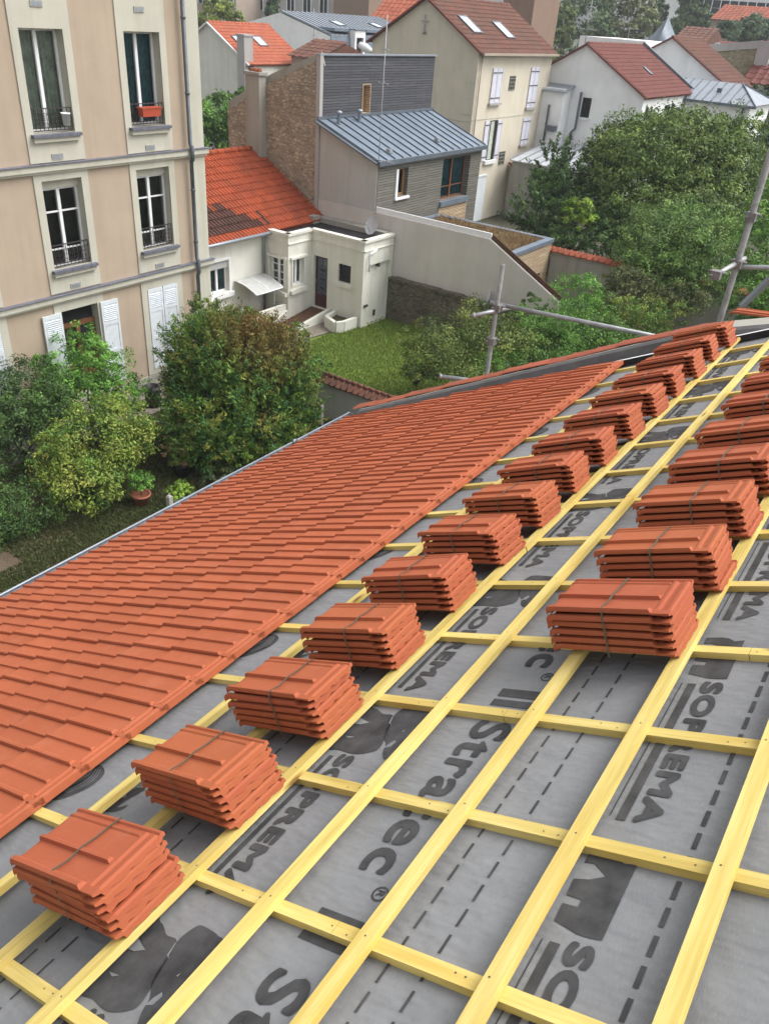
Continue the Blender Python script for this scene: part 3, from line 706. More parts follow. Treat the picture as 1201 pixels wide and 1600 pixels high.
# ------------------------------------------------------------------ building kit
def window(parent, fr, u0, u1, v0, v1, depth=.2, sashes=2, bars=(), inside='dark', frame='white_paint', fw=.055, name='window', sill=None, back=.16):
    """a framed window set back in its opening; panes, curtain and sill are sub-parts"""
    mb = MB(); n0, n1 = -depth - .05, -depth + .02
    fr.box(mb, u0, u0 + fw, v0, v1, n0, n1); fr.box(mb, u1 - fw, u1, v0, v1, n0, n1)
    fr.box(mb, u0 + fw, u1 - fw, v0, v0 + fw, n0, n1); fr.box(mb, u0 + fw, u1 - fw, v1 - fw, v1, n0, n1)
    for k in range(1, sashes):
        c = u0 + (u1 - u0) * k / sashes; fr.box(mb, c - fw * .75, c + fw * .75, v0 + fw, v1 - fw, n0, n1 + .006)
    for b in bars:
        c = v0 + (v1 - v0) * b
        for k in range(sashes):
            a, d = u0 + (u1 - u0) * k / sashes, u0 + (u1 - u0) * (k + 1) / sashes
            fr.box(mb, a + fw * (.76 if k else 1), d - fw * (.76 if k < sashes - 1 else 1), c - .018, c + .018, n0 + .01, n1 - .008)
    w = obj(name, mb, M[frame], parent)
    mb = MB(); fr_q = lambda n: (fr.p(u0, v0, n), fr.p(u1, v0, n), fr.p(u1, v1, n), fr.p(u0, v1, n))
    mb.quad(*fr_q(-depth - .02)); obj('pane', mb, M['glass'], w)
    mb = MB()
    if inside in ('dark', 'blind', 'sky_glass'): mb.quad(*fr_q(-depth - back))
    else:
        q = max(8, int((u1 - u0) / .04)); us = [u0 + (u1 - u0) * i / q for i in range(q + 1)]
        for i in range(q):
            a, b = (-depth - .10 - .03 * ((j % 3) - 1) for j in (i, i + 1))
            mb.quad(fr.p(us[i], v0, a), fr.p(us[i + 1], v0, b), fr.p(us[i + 1], v1, b), fr.p(us[i], v1, a))
    obj('curtain' if inside in ('curtain', 'teal') else ('blind' if inside == 'blind' else 'dark_room'), mb, M[inside], w)
    if sill:
        mb = MB(); fr.box(mb, u0 - .07, u1 + .07, v0 - .07, v0 - .004, -depth + .03, .12); obj('sill', mb, M[sill], w)
    return w
def railing(w, fr, u0, u1, v0, v1, n=-.04):
    mb = MB()
    for v in (v0, v0 + .06, v1): mb.bar(fr.p(u0, v, n), fr.p(u1, v, n), .028, .02)
    k = max(4, int((u1 - u0) / .10))
    for i in range(k + 1):
        u = u0 + (u1 - u0) * i / k; mb.bar(fr.p(u, v0, n), fr.p(u, v1, n), .012, .012, up=tuple(fr.N))
    for i in range(k):
        c = u0 + (u1 - u0) * (i + .5) / k
        for cv, rr in ((v0 + (v1 - v0) * .28, .036), (v0 + (v1 - v0) * .52, .028), (v0 + (v1 - v0) * .72, .036)):
            mb.tube([fr.p(c + rr * math.cos(t), cv + rr * math.sin(t), n) for t in np.linspace(0, 5.6, 8)], .006, 4)
    obj('railing', mb, M['iron'], w)
def shutter(parent, fr, u0, u1, v0, v1, n0=.01, n1=.05, mat='shutter', louvre=True, straps=False, name='shutter'):
    mb = MB(); fw = .06
    fr.box(mb, u0, u1, v0, v1, n0, n1 - .014)
    for a, b, c, d in ((u0, u0 + fw, v0, v1), (u1 - fw, u1, v0, v1)): fr.box(mb, a, b, c, d, n1 - .014, n1)
    mid = v0 + (v1 - v0) * .40; hi = v0 + (v1 - v0) * .74
    for c in ((v0 + .05, mid, hi, v1 - .05) if louvre else ()): fr.box(mb, u0 + fw, u1 - fw, c - .05, c + .05, n1 - .014, n1 - .002)
    if louvre:
        v = hi + .07
        while v < v1 - .13:
            mb.hexa([fr.p(u0 + fw, v, n1 - .012), fr.p(u1 - fw, v, n1 - .012), fr.p(u1 - fw, v + .008, n1 + .010), fr.p(u0 + fw, v + .008, n1 + .010),
                     fr.p(u0 + fw, v + .030, n1 - .012), fr.p(u1 - fw, v + .030, n1 - .012), fr.p(u1 - fw, v + .016, n1 + .010), fr.p(u0 + fw, v + .016, n1 + .010)]); v += .052
    s = obj(name, mb, M[mat], parent)
    if straps:
        mb = MB()
        for v in straps: fr.box(mb, u0 + .01, u1 - .03, v - .022, v + .022, n1 + .0, n1 + .012)
        obj('hinge_strap', mb, M['iron'], s)
    return s
def tile_roof(name, parent, O, U, Vv, W, L, mat, pu=.22, pv=.36, amp=.028, step=.03, mats=None, pick=None, flat_part=.55):
    """rows of ribbed tiles from the eave O; U along the eave, Vv up the slope, both unit"""
    O, U, Vv = (np.array(a, float) for a in (O, U, Vv)); N = np.cross(U, Vv); N = N if N[2] > 0 else -N
    nu, nv = max(1, round(W / pu)), max(1, round(L / pv)); pu, pv = W / nu, L / nv
    mb = MB(); prof = [(0, .2), (flat_part * .5, 0), (flat_part, .15), (flat_part + (1 - flat_part) * .35, 1), (flat_part + (1 - flat_part) * .65, 1), (1, .2)]
    rg = random.Random(hash(name) % 1000 if False else len(name) * 7 + int(W * 10))
    for j in range(nv):
        for i in range(nu):
            jz = rg.uniform(-.006, .006); mi = pick((i + .5) * pu, (j + .5) * pv, rg) if pick else 0
            a = []; b = []; c = []
            for x, h in prof:
                u = (i + x) * pu; hb = amp * h + jz
                a.append(O + U * u + Vv * (j * pv - .02) + N * (hb + step)); b.append(O + U * u + Vv * ((j + 1) * pv) + N * (amp * h + .002)); c.append(O + U * u + Vv * (j * pv - .02) + N * (amp * h - .02))
            n = len(prof); mb.add(a + b + c, [(k, k + 1, n + k + 1, n + k) for k in range(n - 1)] + [(2 * n + k, 2 * n + k + 1, k + 1, k) for k in range(n - 1)], mi)
    return obj(name, mb, [M[q] for q in (mats or [mat])], parent)
def slab(mb, O, U, Vv, W, L, th=.12, lift=-.03):
    O, U, Vv = (np.array(a, float) for a in (O, U, Vv)); N = np.cross(U, Vv); N = N if N[2] > 0 else -N
    O = O + N * lift; q = [O, O + U * W, O + U * W + Vv * L, O + Vv * L]; mb.hexa([p - N * th for p in q] + q)
def gable_house(name, label, x0, x1, y0, y1, ze, zr, wall, roof, verge=None, group=None, over=.25, ridge_mat=None, pv=.36, pu=.25, cat='house'):
    """ridge along X; gables face -X and +X"""
    root = empty(name, ((x0 + x1) / 2, (y0 + y1) / 2, G), label, cat, group)
    ym = (y0 + y1) / 2; mb = MB(); pr = [(x0, y0, G), (x0, y0, ze), (x0, ym, zr), (x0, y1, ze), (x0, y1, G)]
    mb.prism(pr, (x1 - x0, 0, 0)); obj('wall', mb, M[wall], root)
    rise = zr - ze; half = ym - y0; L = math.hypot(rise, half); sl = np.array((0, half / L, rise / L)); L += over
    base = np.array((x0 - .12, y0, ze)) - sl * over + np.array((0, 0, .10))
    tile_roof('roof', root, base, (1, 0, 0), sl, x1 - x0 + .24, L, roof, pu=pu, pv=pv)
    mb = MB(); slab(mb, base, (1, 0, 0), sl, x1 - x0 + .24, L, .08, -.03)
    sl2 = sl * (1, -1, 1); base2 = np.array((x0 - .12, y1, ze)) - sl2 * over + np.array((0, 0, .10)); slab(mb, base2, (1, 0, 0), sl2, x1 - x0 + .24, L, .08, .0)
    obj('roof_slope', mb, M[roof], root)
    mb = MB(); top = np.array((0, ym, zr + .14))
    for k in range(int((x1 - x0 + .24) / .38) + 1):
        xx = x0 - .12 + .38 * k; mb.tube([(xx, ym, zr + .07 + (.012 if k % 2 else 0)), (min(xx + .4, x1 + .14), ym, zr + .07)], .11, 8)
    obj('ridge', mb, M[ridge_mat or roof], root)
    mb = MB()
    for s, b in ((sl, base), (sl2, base2)):
        a = b + np.array((-.03, 0, -.05)); mb.bar(a, a + s * (L + .02), .09, .18, up=(1, 0, 0))
    obj('verge', mb, M[verge or roof], root)
    return root
def skylight(root, base, U, Vv, u0, u1, v0, v1):
    N = np.cross(U, Vv); N = N if N[2] > 0 else -N; p = lambda u, v, n: base + U * u + Vv * v + N * n
    mb = MB()
    for a, b, c, d in ((u0, u1, v0, v0 + .08), (u0, u1, v1 - .08, v1), (u0, u0 + .08, v0 + .08, v1 - .08), (u1 - .08, u1, v0 + .08, v1 - .08)):
        mb.hexa([p(a, c, -.02), p(b, c, -.02), p(b, d, -.02), p(a, d, -.02), p(a, c, .10), p(b, c, .10), p(b, d, .10), p(a, d, .10)])
    w = obj('skylight', mb, M['zinc_dark'], root); mb = MB(); mb.quad(p(u0 + .07, v0 + .07, .08), p(u1 - .07, v0 + .07, .08), p(u1 - .07, v1 - .07, .08), p(u0 + .07, v1 - .07, .08)); obj('pane', mb, M['sky_glass'], w)

# ------------------------------------------------------------------ pink and cream apartment building
A = empty('apartment_building', (11, 18.5, G), 'pink and cream rendered apartment building of several storeys beside the shaded garden', 'apartment building')
fa = F((0, 17.75, 0), (1, 0, 0), (0, -1, 0))
COLS = [(8.92, 10.02), (11.73, 12.83), (14.51, 15.61)]
holes = []; openings = []
for c, (a, b) in enumerate(COLS):
    holes += [(a, b, -2.95, -.87), (a, b, -6.02, -3.96)]
    holes.append((a, b + .0, -9.45, -7.08))
mb = MB(); fa.wall(mb, 3.0, 16.9, G, 4.0, holes, 0, .01)
mb.quad((16.9, 17.75, G), (16.9, 30, G), (16.9, 30, 4), (16.9, 17.75, 4)); mb.quad((3, 17.75, G), (3, 30, G), (3, 30, 4), (3, 17.75, 4)); mb.quad((3, 17.75, 4), (16.9, 17.75, 4), (16.9, 30, 4), (3, 30, 4))
obj('wall', mb, M['pink'], A)
for c, (a, b) in enumerate(COLS):
    m0, m1 = a - .20, b + .20
    for v0, v1, h in ((-3.56, 3.98, (a, b, -2.95, -.87)), (-6.60, -3.70, (a, b, -6.02, -3.96)), (-9.6, -6.76, (a, b, -9.45, -7.08))):
        mb = MB(); fa.wall(mb, m0, m1, v0, v1, [h], .03, .31)
        for u in (m0, m1): mb.quad(fa.p(u, v0, 0), fa.p(u, v1, 0), fa.p(u, v1, .03), fa.p(u, v0, .03))
        obj('window_surround', mb, M['cream'], A)
        vv = v0 + .10 if v0 > -8 else None
        if vv:
            mb = MB(); uc = a + .52; fa.box(mb, uc - .15, uc + .15, vv - .05, vv + .07, .032, .05); fa.box(mb, uc - .11, uc + .11, vv - .025, vv + .045, .05, .054, 1); obj('vent', mb, [M['concrete'], M['zinc']], A)
    if c < 3:
        mb = MB(); fa.box(mb, a + .37, a + .67, -.47, -.35, .032, .05); fa.box(mb, a + .41, a + .63, -.445, -.375, .05, .054, 1); obj('vent', mb, [M['concrete'], M['zinc']], A)
mb = MB(); fa.wall(mb, 16.42, 16.93, G, 3.98, [], .03); mb.quad((16.93, 17.72, G), (16.93, 18.3, G), (16.93, 18.3, 3.98), (16.93, 17.72, 3.98)); mb.quad(fa.p(16.42, G, 0), fa.p(16.42, 3.98, 0), fa.p(16.42, 3.98, .03), fa.p(16.42, G, .03)); obj('corner_strip', mb, M['cream'], A)
for z in (-3.63, -6.68):
    mb = MB(); fa.box(mb, 3, 17.02, z - .10, z + .03, 0, .13); fa.box(mb, 3, 16.99, z - .16, z - .10, 0, .08); obj('string_course', mb, M['cream'], A)
    mb = MB(); fa.box(mb, 3, 17.05, z + .031, z + .05, 0, .16); obj('string_course_flashing', mb, M['slate_sill'], A)
mb = MB(); fa.box(mb, 3, 16.9, G, -9.62, .0, .05); obj('plinth', mb, M['cement'], A)
mb = MB(); mb.tube([fa.p(16.33, 4, .14), fa.p(16.33, -3.45, .14), fa.p(16.33, -3.5, .20), fa.p(16.33, -3.85, .20), fa.p(16.33, -3.9, .14), fa.p(16.33, -6.5, .14), fa.p(16.33, -6.55, .20), fa.p(16.33, -6.9, .20), fa.p(16.33, -7.0, .14), fa.p(16.33, G, .14)], .055, 10)
for z in (-.5, -2.2, -4.6, -6.0, -8.4): mb.tube([fa.p(16.33, z, .14), fa.p(16.33, z - .05, .14)], .068, 10)
obj('downpipe', mb, M['pipe_grey'], A)
for c, (a, b) in enumerate(COLS):
    w = window(A, fa, a, b - .0, -2.95, -.87, .25, 2, (), 'curtain' if c != 2 else 'teal', sill=None, back=.12)
    mb = MB(); fa.box(mb, a - .09, b + .10, -3.02, -2.952, -.22, .16); obj('sill', mb, M['slate_sill'], w); mb = MB(); fa.box(mb, a - .06, b + .07, -3.12, -3.022, 0, .11); obj('sill_block', mb, M['cream'], w)
    railing(w, fa, a + .01, b - .01, -2.90, -2.44)
    mb = MB(); fa.box(mb, a, b, -4.16, -3.96, -.24, -.13); obj('shutter_box', mb, M['cream'], A)
    w = window(A, fa, a, b, -6.02, -4.16, .22, 2, (.70, .22), 'dark')
    mb = MB(); fa.box(mb, a - .09, b + .10, -6.09, -6.022, -.2, .16); obj('sill', mb, M['slate_sill'], w); mb = MB(); fa.box(mb, a - .06, b + .07, -6.19, -6.092, 0, .11); obj('sill_block', mb, M['cream'], w)
    railing(w, fa, a + .01, b - .01, -5.97, -5.46)
for c in (0, 2):
    a, b = COLS[c]
    mb = MB(); mb.quad(fa.p(a, -9.45, -.2), fa.p(b, -9.45, -.2), fa.p(b, -7.08, -.2), fa.p(a, -7.08, -.2)); obj('window_back', mb, M['dark'], A)
    for k in range(2): shutter(A, fa, a + .01 + k * .55, a + .535 + k * .55, -9.44, -7.09, -.02, .045)
a, b = COLS[1]
shutter(A, fa, a - .58, a - .04, -9.42, -7.08, .035, .08); shutter(A, fa, b + .07, b + .62, -9.42, -7.08, .035, .08)
mb = MB(); fa.box(mb, a, b, -9.45, -7.5, -.27, -.22)
for u0, u1 in ((a, a + .09), (b - .09, b), (a + .49, a + .61)): fa.box(mb, u0, u1, -9.45, -7.5, -.22, -.16)
for v in (-9.4, -8.7, -7.56): fa.box(mb, a + .09, b - .09, v - .06, v + .06, -.22, -.165)
d = obj('door', mb, M['door_wood'], A); mb = MB(); mb.quad(fa.p(a, -7.5, -.24), fa.p(b, -7.5, -.24), fa.p(b, -7.08, -.24), fa.p(a, -7.08, -.24)); obj('fanlight', mb, M['dark'], d)
mb = MB()
for k in range(2):
    for j in range(2): fa.box(mb, a + .12 + .5 * k, a + .46 + .5 * k, -8.58 + .5 * j, -8.12 + .5 * j, -.219, -.205)
obj('door_pane', mb, M['dark'], d)
# things at the upper windows
u = COLS[2]; mb = MB(); c0 = fa.p(u[0] + .28, -2.72, .05)
mb.hexa([fa.p(14.80, -2.72, -.02), fa.p(15.36, -2.72, -.02), fa.p(15.36, -2.72, .15), fa.p(14.80, -2.72, .15), fa.p(14.77, -2.51, -.03), fa.p(15.39, -2.51, -.03), fa.p(15.39, -2.51, .17), fa.p(14.77, -2.51, .17)])
fa.box(mb, 14.75, 15.41, -2.535, -2.505, -.04, .18)
tag(obj('flower_box', mb, M['plastic_orange'], base=c0), 'orange plastic flower box hooked on the railing by the teal curtains', 'flower box')
mb = MB(); c0 = fa.p(12.60, -2.80, .06); mb.lathe(c0, [(.001, 0), (.075, 0), (.10, .24), (.112, .24), (.112, .265), (.09, .265), (.085, .2), (.001, .2)], 16)
tag(obj('hanging_pot', mb, M['white_paint'], base=c0), 'white bucket shaped pot hung on the railing before the net curtains', 'pot')

# ------------------------------------------------------------------ cottage and its flat-roofed annex
Cc = empty('cottage', (20, 21.5, G), 'low off white cottage with orange tiled roof and flat roofed annex around a lawn', 'cottage')
fc = F((0, 20.3, 0), (1, 0, 0), (0, -1, 0))
mb = MB(); fc.wall(mb, 16.9, 22.15, G, -6.98, [(19.36, 20.28, -8.90, -7.78)], 0, .22); obj('wall', mb, M['white_r'], Cc)
rise, run = 1.9, 3.3; L = math.hypot(rise, run); sl = np.array((0, run / L, rise / L)); base = np.array((16.95, 20.02, -7.08))
def pick(u, v, rg): return 1 if (v > .4 and v < 2.75 - (u - 2.4) * .72 + rg.uniform(-.45, .45)) else 0
tile_roof('roof', Cc, base, (1, 0, 0), sl, 8.4, L + .3, None, pu=.16, pv=.345, amp=.046, step=.05, mats=['roof_orange', 'roof_dark'], pick=pick)
mb = MB(); slab(mb, base, (1, 0, 0), sl, 8.4, L + .3, .1, -.04); slab(mb, base + (0, 2 * (run + .28), 0), (1, 0, 0), sl * (1, -1, 1), 8.4, L + .3, .1, -.03); obj('roof_slope', mb, M['roof_orange'], Cc)
mb = MB(); rtop = base + sl * (L + .3)
for k in range(22): mb.tube([(16.95 + .385 * k, rtop[1], rtop[2] + .05), (17.35 + .385 * k, rtop[1], rtop[2] + .04)], [.11, .10], 8)
obj('ridge', mb, M['roof_orange'], Cc)
mb = MB(); mb.tube([(16.95, 19.97, -7.10), (22.3, 19.97, -7.10)], .06, 8); mb.tube([(22.02, 19.97, -7.12), (22.02, 20.2, -7.3), (22.02, 20.2, G)], .04, 8); obj('gutter', mb, M['zinc'], Cc)
w = window(Cc, fc, 19.36, 20.28, -8.90, -7.78, .16, 2, (), 'teal'); mb = MB(); fc.box(mb, 19.36, 20.28, -8.06, -7.78, -.13, -.04); obj('roller_blind', mb, M['blind'], w)
mb = MB(); fc.box(mb, 19.22, 20.42, -9.06, -8.905, -.12, .14); obj('sill', mb, M['white_paint'], w)
mb = MB(); fc.box(mb, 19.27, 20.37, -7.78, -7.70, .0, .05); fc.box(mb, 19.27, 19.36, -8.90, -7.78, .0, .04); fc.box(mb, 20.28, 20.37, -8.90, -7.78, 0, .04); obj('window_surround', mb, M['white_paint'], Cc)
# annex walls
zt = -7.08
fx = F((22.15, 20.3, 0), (0, -1, 0), (-1, 0, 0)); fy = F((0, 19.15, 0), (1, 0, 0), (0, -1, 0)); fd = F((23.5, 19.15, 0), (0, -1, 0), (-1, 0, 0)); fr_ = F((0, 16.75, 0), (1, 0, 0), (0, -1, 0))
hx = (.26, .96, -9.0, -7.92); hy = (22.40, 23.02, -8.92, -7.93); hd = (.10, .76, -9.88, -7.94); hw = (1.26, 1.84, -8.66, -8.0)
mb = MB(); fx.wall(mb, 0, 1.15, G, zt, [hx], 0, .2); fy.wall(mb, 22.15, 23.5, G, zt, [hy], 0, .2); fd.wall(mb, 0, 2.4, G, zt, [hd, hw], 0, .2)
fr_.wall(mb, 23.5, 25.36, G, zt, [(23.80, 25.15, G + .02, -7.92)], 0, .12)
mb.quad(fr_.p(23.80, G, -.12), fr_.p(25.15, G, -.12), fr_.p(25.15, -7.92, -.12), fr_.p(23.80, -7.92, -.12))
obj('annex_wall', mb, M['white_r'], Cc)
mb = MB()
for fr, a, b in ((fx, -.0, 1.15 + .04), (fy, 22.11, 23.5), (fd, -.04, 2.4 + .04), (fr_, 23.46, 25.36)):
    fr.box(mb, a, b, zt - .30, zt - .27, .0, .04); fr.box(mb, a, b, zt + .002, zt + .09, -.18, .06)
obj('annex_cornice', mb, M['white_r'], Cc)
mb = MB(); mb.add([(x, y, zt - .08) for x, y in ((22.15, 20.4), (22.15, 19.15), (23.5, 19.15), (23.5, 16.75), (25.36, 16.75), (25.36, 20.4))], [(0, 1, 2, 3, 4, 5)]); obj('annex_roof', mb, M['felt_and_shade'], Cc)
mb = MB(); mb.box((25.0, 16.95, zt - .07), (25.36, 20.3, zt + .12)); mb.box((24.6, 20.0, zt - .07), (24.99, 20.45, zt + .2)); obj('roof_upstand', mb, M['cement'], Cc)
for fr, h, ins in ((fx, hx, 'blind'), (fy, hy, 'dark')):
    w = window(Cc, fr, *h, .14, 2, (.25, .5, .75) if ins == 'blind' else (), ins, fw=.07)
    mb = MB(); fr.box(mb, h[0] - .08, h[0], h[2], h[3], 0, .04); fr.box(mb, h[1], h[1] + .08, h[2], h[3], 0, .04); fr.box(mb, h[0] - .14, h[1] + .14, h[3], h[3] + .08, 0, .09); obj('window_surround', mb, M['white_r'], w)
    mb = MB(); q = 8; U0, U1 = h[0] - .16, h[1] + .16
    mb.prism([fr.p(U0 + (U1 - U0) * k / q, h[2] - .14 + .06 * math.sin(math.pi * k / q), .0) for k in range(q + 1)] + [fr.p(U1, h[2] - .26, 0), fr.p(U0, h[2] - .26, 0)], fr.N * .13); obj('sill', mb, M['white_r'], w)
w = window(Cc, fd, *hw, .14, 1, (), 'dark', fw=.03, frame='iron'); mb = MB()
for k in range(7): mb.bar(fd.p(hw[0] + .58 * (k + .5) / 7, hw[2], -.06), fd.p(hw[0] + .58 * (k + .5) / 7, hw[3], -.06), .014, .014, up=(1, 0, 0))
for t in (.2, .5, .8): mb.bar(fd.p(hw[0], hw[2] + .66 * t, -.06), fd.p(hw[1], hw[2] + .66 * t, -.06), .012, .012)
obj('window_grille', mb, M['iron'], w); mb = MB(); fd.box(mb, hw[0] - .12, hw[1] + .12, hw[2] - .16, hw[2] - .03, 0, .1); obj('sill', mb, M['white_r'], w)
mb = MB(); fd.box(mb, hd[0], hd[1], hd[2], hd[3], -.20, -.15)
for a, b, c, d in ((hd[0], hd[0] + .08, hd[2], hd[3]), (hd[1] - .08, hd[1], hd[2], hd[3]), (hd[0] + .08, hd[1] - .08, hd[2], hd[2] + .5), (hd[0] + .08, hd[1] - .08, hd[3] - .09, hd[3])): fd.box(mb, a, b, c, d, -.15, -.12)
d = obj('door', mb, M['door_red'], Cc); mb = MB(); mb.quad(fd.p(.18, hd[2] + .5, -.147), fd.p(.68, hd[2] + .5, -.147), fd.p(.68, hd[3] - .09, -.147), fd.p(.18, hd[3] - .09, -.147)); obj('door_pane', mb, M['zinc_dark'], d)
mb = MB()
for k in range(6):
    c = hd[2] + .65 + .17 * k
    for s in (-1, 1): mb.tube([fd.p(.43 + s * (.04 + .14 * math.sin(t)), c + .08 * math.cos(t) * (1 if k % 2 else -1), -.13) for t in np.linspace(0, 4.6, 9)], .009, 5)
mb.bar(fd.p(.43, hd[2] + .5, -.13), fd.p(.43, hd[3] - .1, -.13), .014, .014, up=(1, 0, 0)); obj('door_grille', mb, M['iron'], d)
mb = MB(); mb.tube([fd.p(.15, -8.95, -.11), fd.p(.15, -8.85, -.08)], .015, 6); obj('handle', mb, M['zinc'], d)
mb = MB(); mb.tube([(23.72, 16.66, -8.1), (23.72, 16.66, -7.55), (23.80, 16.66, -7.46), (24.15, 16.66, -7.38)], .035, 8); obj('downpipe', mb, M['white_paint'], Cc)
for q in ((24.42, 24.56, -9.95, -9.72, -.115, -.10), (24.42, 24.52, -8.06, -7.95, -.11, .02), (23.62, 23.85, -9.42, -9.34, .0, .05)):
    mb = MB(); fr_.box(mb, *q); obj('wall_vent', mb, M['iron'], Cc)
c = base + np.array((0, 0, .06)); c = onZ(411, 268, -5.75); mb = MB(); mb.box(c + (-.22, -.18, -.25), c + (.22, .18, .06)); mb.box(c + (-.26, -.22, .06), c + (.26, .22, .10)); obj('roof_hatch', mb, M['zinc'], Cc)
# ramp to the red door, low walls, planter
mb = MB(); z0 = -9.90; mb.hexa([(21.4, 18.30, G), (23.46, 18.30, G), (23.46, 19.10, G), (21.4, 19.10, G), (21.4, 18.30, G + .03), (23.46, 18.30, z0), (23.46, 19.10, z0), (21.4, 19.10, G + .03)]); obj('entrance_ramp', mb, M['wood_old'], Cc)
mb = MB(); mb.hexa([(21.3, 18.16, G), (23.49, 18.16, G), (23.49, 18.29, G), (21.3, 18.29, G), (21.3, 18.16, G + .12), (23.49, 18.16, z0 + .12), (23.49, 18.29, z0 + .12), (21.3, 18.29, G + .12)])
mb.hexa([(21.2, 19.11, G), (22.1, 19.11, G), (22.1, 19.26, G), (21.2, 19.26, G), (21.2, 19.11, G + .12), (22.1, 19.11, -9.75), (22.1, 19.26, -9.75), (21.2, 19.26, G + .12)])
mb.box((20.5, 19.2, G), (22.1, 19.33, -9.55)); mb.box((20.5, 19.34, G), (20.63, 20.27, -9.55)); obj('low_wall', mb, M['white_r'], Cc)
pl = empty('flower_planter', (23, 17.4, G), 'white walled flower bed with curved rim at the foot of the annex', 'planter')
mb = MB(); pts = [(23.46, 16.95), (22.75, 16.98), (22.45, 17.12), (22.6, 17.45), (22.75, 17.8), (23.46, 17.95)]
for p, q in zip(pts, pts[1:]): mb.bar((*p, G + .2), (*q, G + .2), .14, .42)
obj('wall', mb, M['white_r'], pl); mb = MB(); mb.add([(x, y, G + .26) for x, y in pts], [tuple(range(6))]); obj('soil', mb, M['ground'], pl)
# canopy
cn = empty('door_canopy', (21.2, 20.2, -8.7), 'curved pale plastic canopy sheltering the basement entry of the cottage', 'canopy')
mb = MB(); q = 8
for k in range(q):
    y0, y1 = 20.28 - 1.05 * k / q, 20.28 - 1.05 * (k + 1) / q; z0, z1 = (-8.62 - .28 * (s / q) ** 2 for s in (k, k + 1))
    mb.quad((20.55, y0, z0), (21.95, y0, z0), (21.95, y1, z1), (20.55, y1, z1)); mb.quad((20.55, y0, z0 + .02), (21.95, y0, z0 + .02), (21.95, y1, z1 + .02), (20.55, y1, z1 + .02))
obj('roof_sheet', mb, M['blind'], cn); mb = MB()
for x in (20.55, 21.25, 21.95): mb.tube([(x, 20.28 - 1.05 * k / q, -8.60 - .28 * (k / q) ** 2) for k in range(q + 1)], .022, 6)
mb.tube([(20.55, 19.23, -8.89), (21.95, 19.23, -8.89)], .025, 6); obj('frame', mb, M['white_paint'], cn)
mb = MB(); mb.tube([(21.75, 19.5, -8.95), (22.0, 19.7, -9.0), (22.0, 19.7, -9.45), (21.9, 19.6, -9.6)], .03, 6); obj('drain_pipe', mb, M['white_paint'], cn)
def dish(label, c, nrm, r, mast):
    root = empty('satellite_dish', mast[0], label, 'satellite dish'); n = Vector(nrm).normalized(); a = n.cross(Vector((0, 0, 1))).normalized(); b = n.cross(a)
    mb = MB(); vs = []; fs = []; c = Vector(c)
    for i in range(6):
        rr = r * i / 5
        for k in range(20): t = k * math.pi / 10; vs.append(c + a * rr * math.cos(t) + b * rr * 1.1 * math.sin(t) + n * (.25 * rr * rr / r))
    for i in range(5):
        for k in range(20): fs.append((i * 20 + k, i * 20 + (k + 1) % 20, i * 20 + 20 + (k + 1) % 20, i * 20 + 20 + k))
    mb.add(vs, fs, 0, True); obj('reflector', mb, M['poly'], root)
    mb = MB(); mb.tube(mast, .02, 6); mb.tube([c, c - n * .08], .03, 6); mb.tube([c + b * r * .9, c + n * r * 1.0 + b * r * .2], .012, 6); mb.tube([c + n * r * .95 + b * r * .2, c + n * r * 1.15 + b * r * .2], .03, 6); obj('arm', mb, M['galv'], root)
dish('pale round satellite dish standing on the flat annex roof', (24.75, 17.3, -6.72), (-.75, .2, .35), .34, [(24.9, 17.3, -7.15), (24.82, 17.3, -6.72)])
dp = onX(764, 468, 25.15); dish('white satellite dish fixed to the top of the rubble wall', dp, (-.3, .9, .2), .30, [dp + (.2, 0, -.3), dp + (.05, 0, 0)])

# ------------------------------------------------------------------ timber-clad house
T = empty('timber_clad_house', (29, 21, G), 'modern house clad in weathered grey timber with a blue zinc lean-to roof', 'house')
fs = F((25.40, 0, 0), (0, 1, 0), (-1, 0, 0))
mb = MB(); mb.prism([(25.40, 20.62, G), (25.40, 20.62, -1.72), (25.40, 22.95, -2.66), (25.40, 25.15, -3.80), (25.40, 25.15, G)], (.4, 0, 0)); obj('stone_gable', mb, M['stone'], T)
mb = MB(); P = [(25.36, 20.5, -1.66), (25.36, 22.95, -2.60), (25.36, 25.2, -3.76)]
for a, b in zip(P, P[1:]): mb.bar((25.6, a[1], a[2]), (25.6, b[1], b[2]), .46, .05, up=(1, 0, 0))
obj('gable_coping', mb, M['cement'], T)
mb = MB(); mb.box((25.36, 20.44, G), (25.54, 20.615, -1.56)); obj('corner_strip', mb, M['far_grey'], T)
fw_ = F((0, 20.5, 0), (1, 0, 0), (0, -1, 0))
wx0, wx1 = onY(566, 132, 20.5)[0], onY(579, 132, 20.5)[0]; wz1, wz0 = onY(572, 131, 20.5)[2], onY(570, 178, 20.5)[2]
mb = MB(); fw_.wall(mb, 25.54, 33.2, -4.4, -1.56, [(wx0, wx1, wz0, wz1)], 0, .3); mb.add([(33.2, 20.5, -9), (33.2, 25.1, -9), (33.2, 25.1, -3.9), (33.2, 20.5, -1.6)], [(0, 1, 2, 3)]); obj('cladding', mb, M['cladding'], T, uv=((1, .6, 0), (0, 0, 1)))
mb = MB(); mb.prism([(25.81, 20.63, -1.62), (25.81, 22.95, -2.72), (25.81, 25.1, -3.86), (25.81, 25.1, -4.1), (25.81, 20.63, -2.0)], (7.37, 0, 0)); obj('roof', mb, M['zinc_dark'], T)
mb = MB(); mb.box((25.34, 20.44, -1.555), (33.26, 20.62, -1.50)); obj('roof_edge', mb, M['zinc'], T)
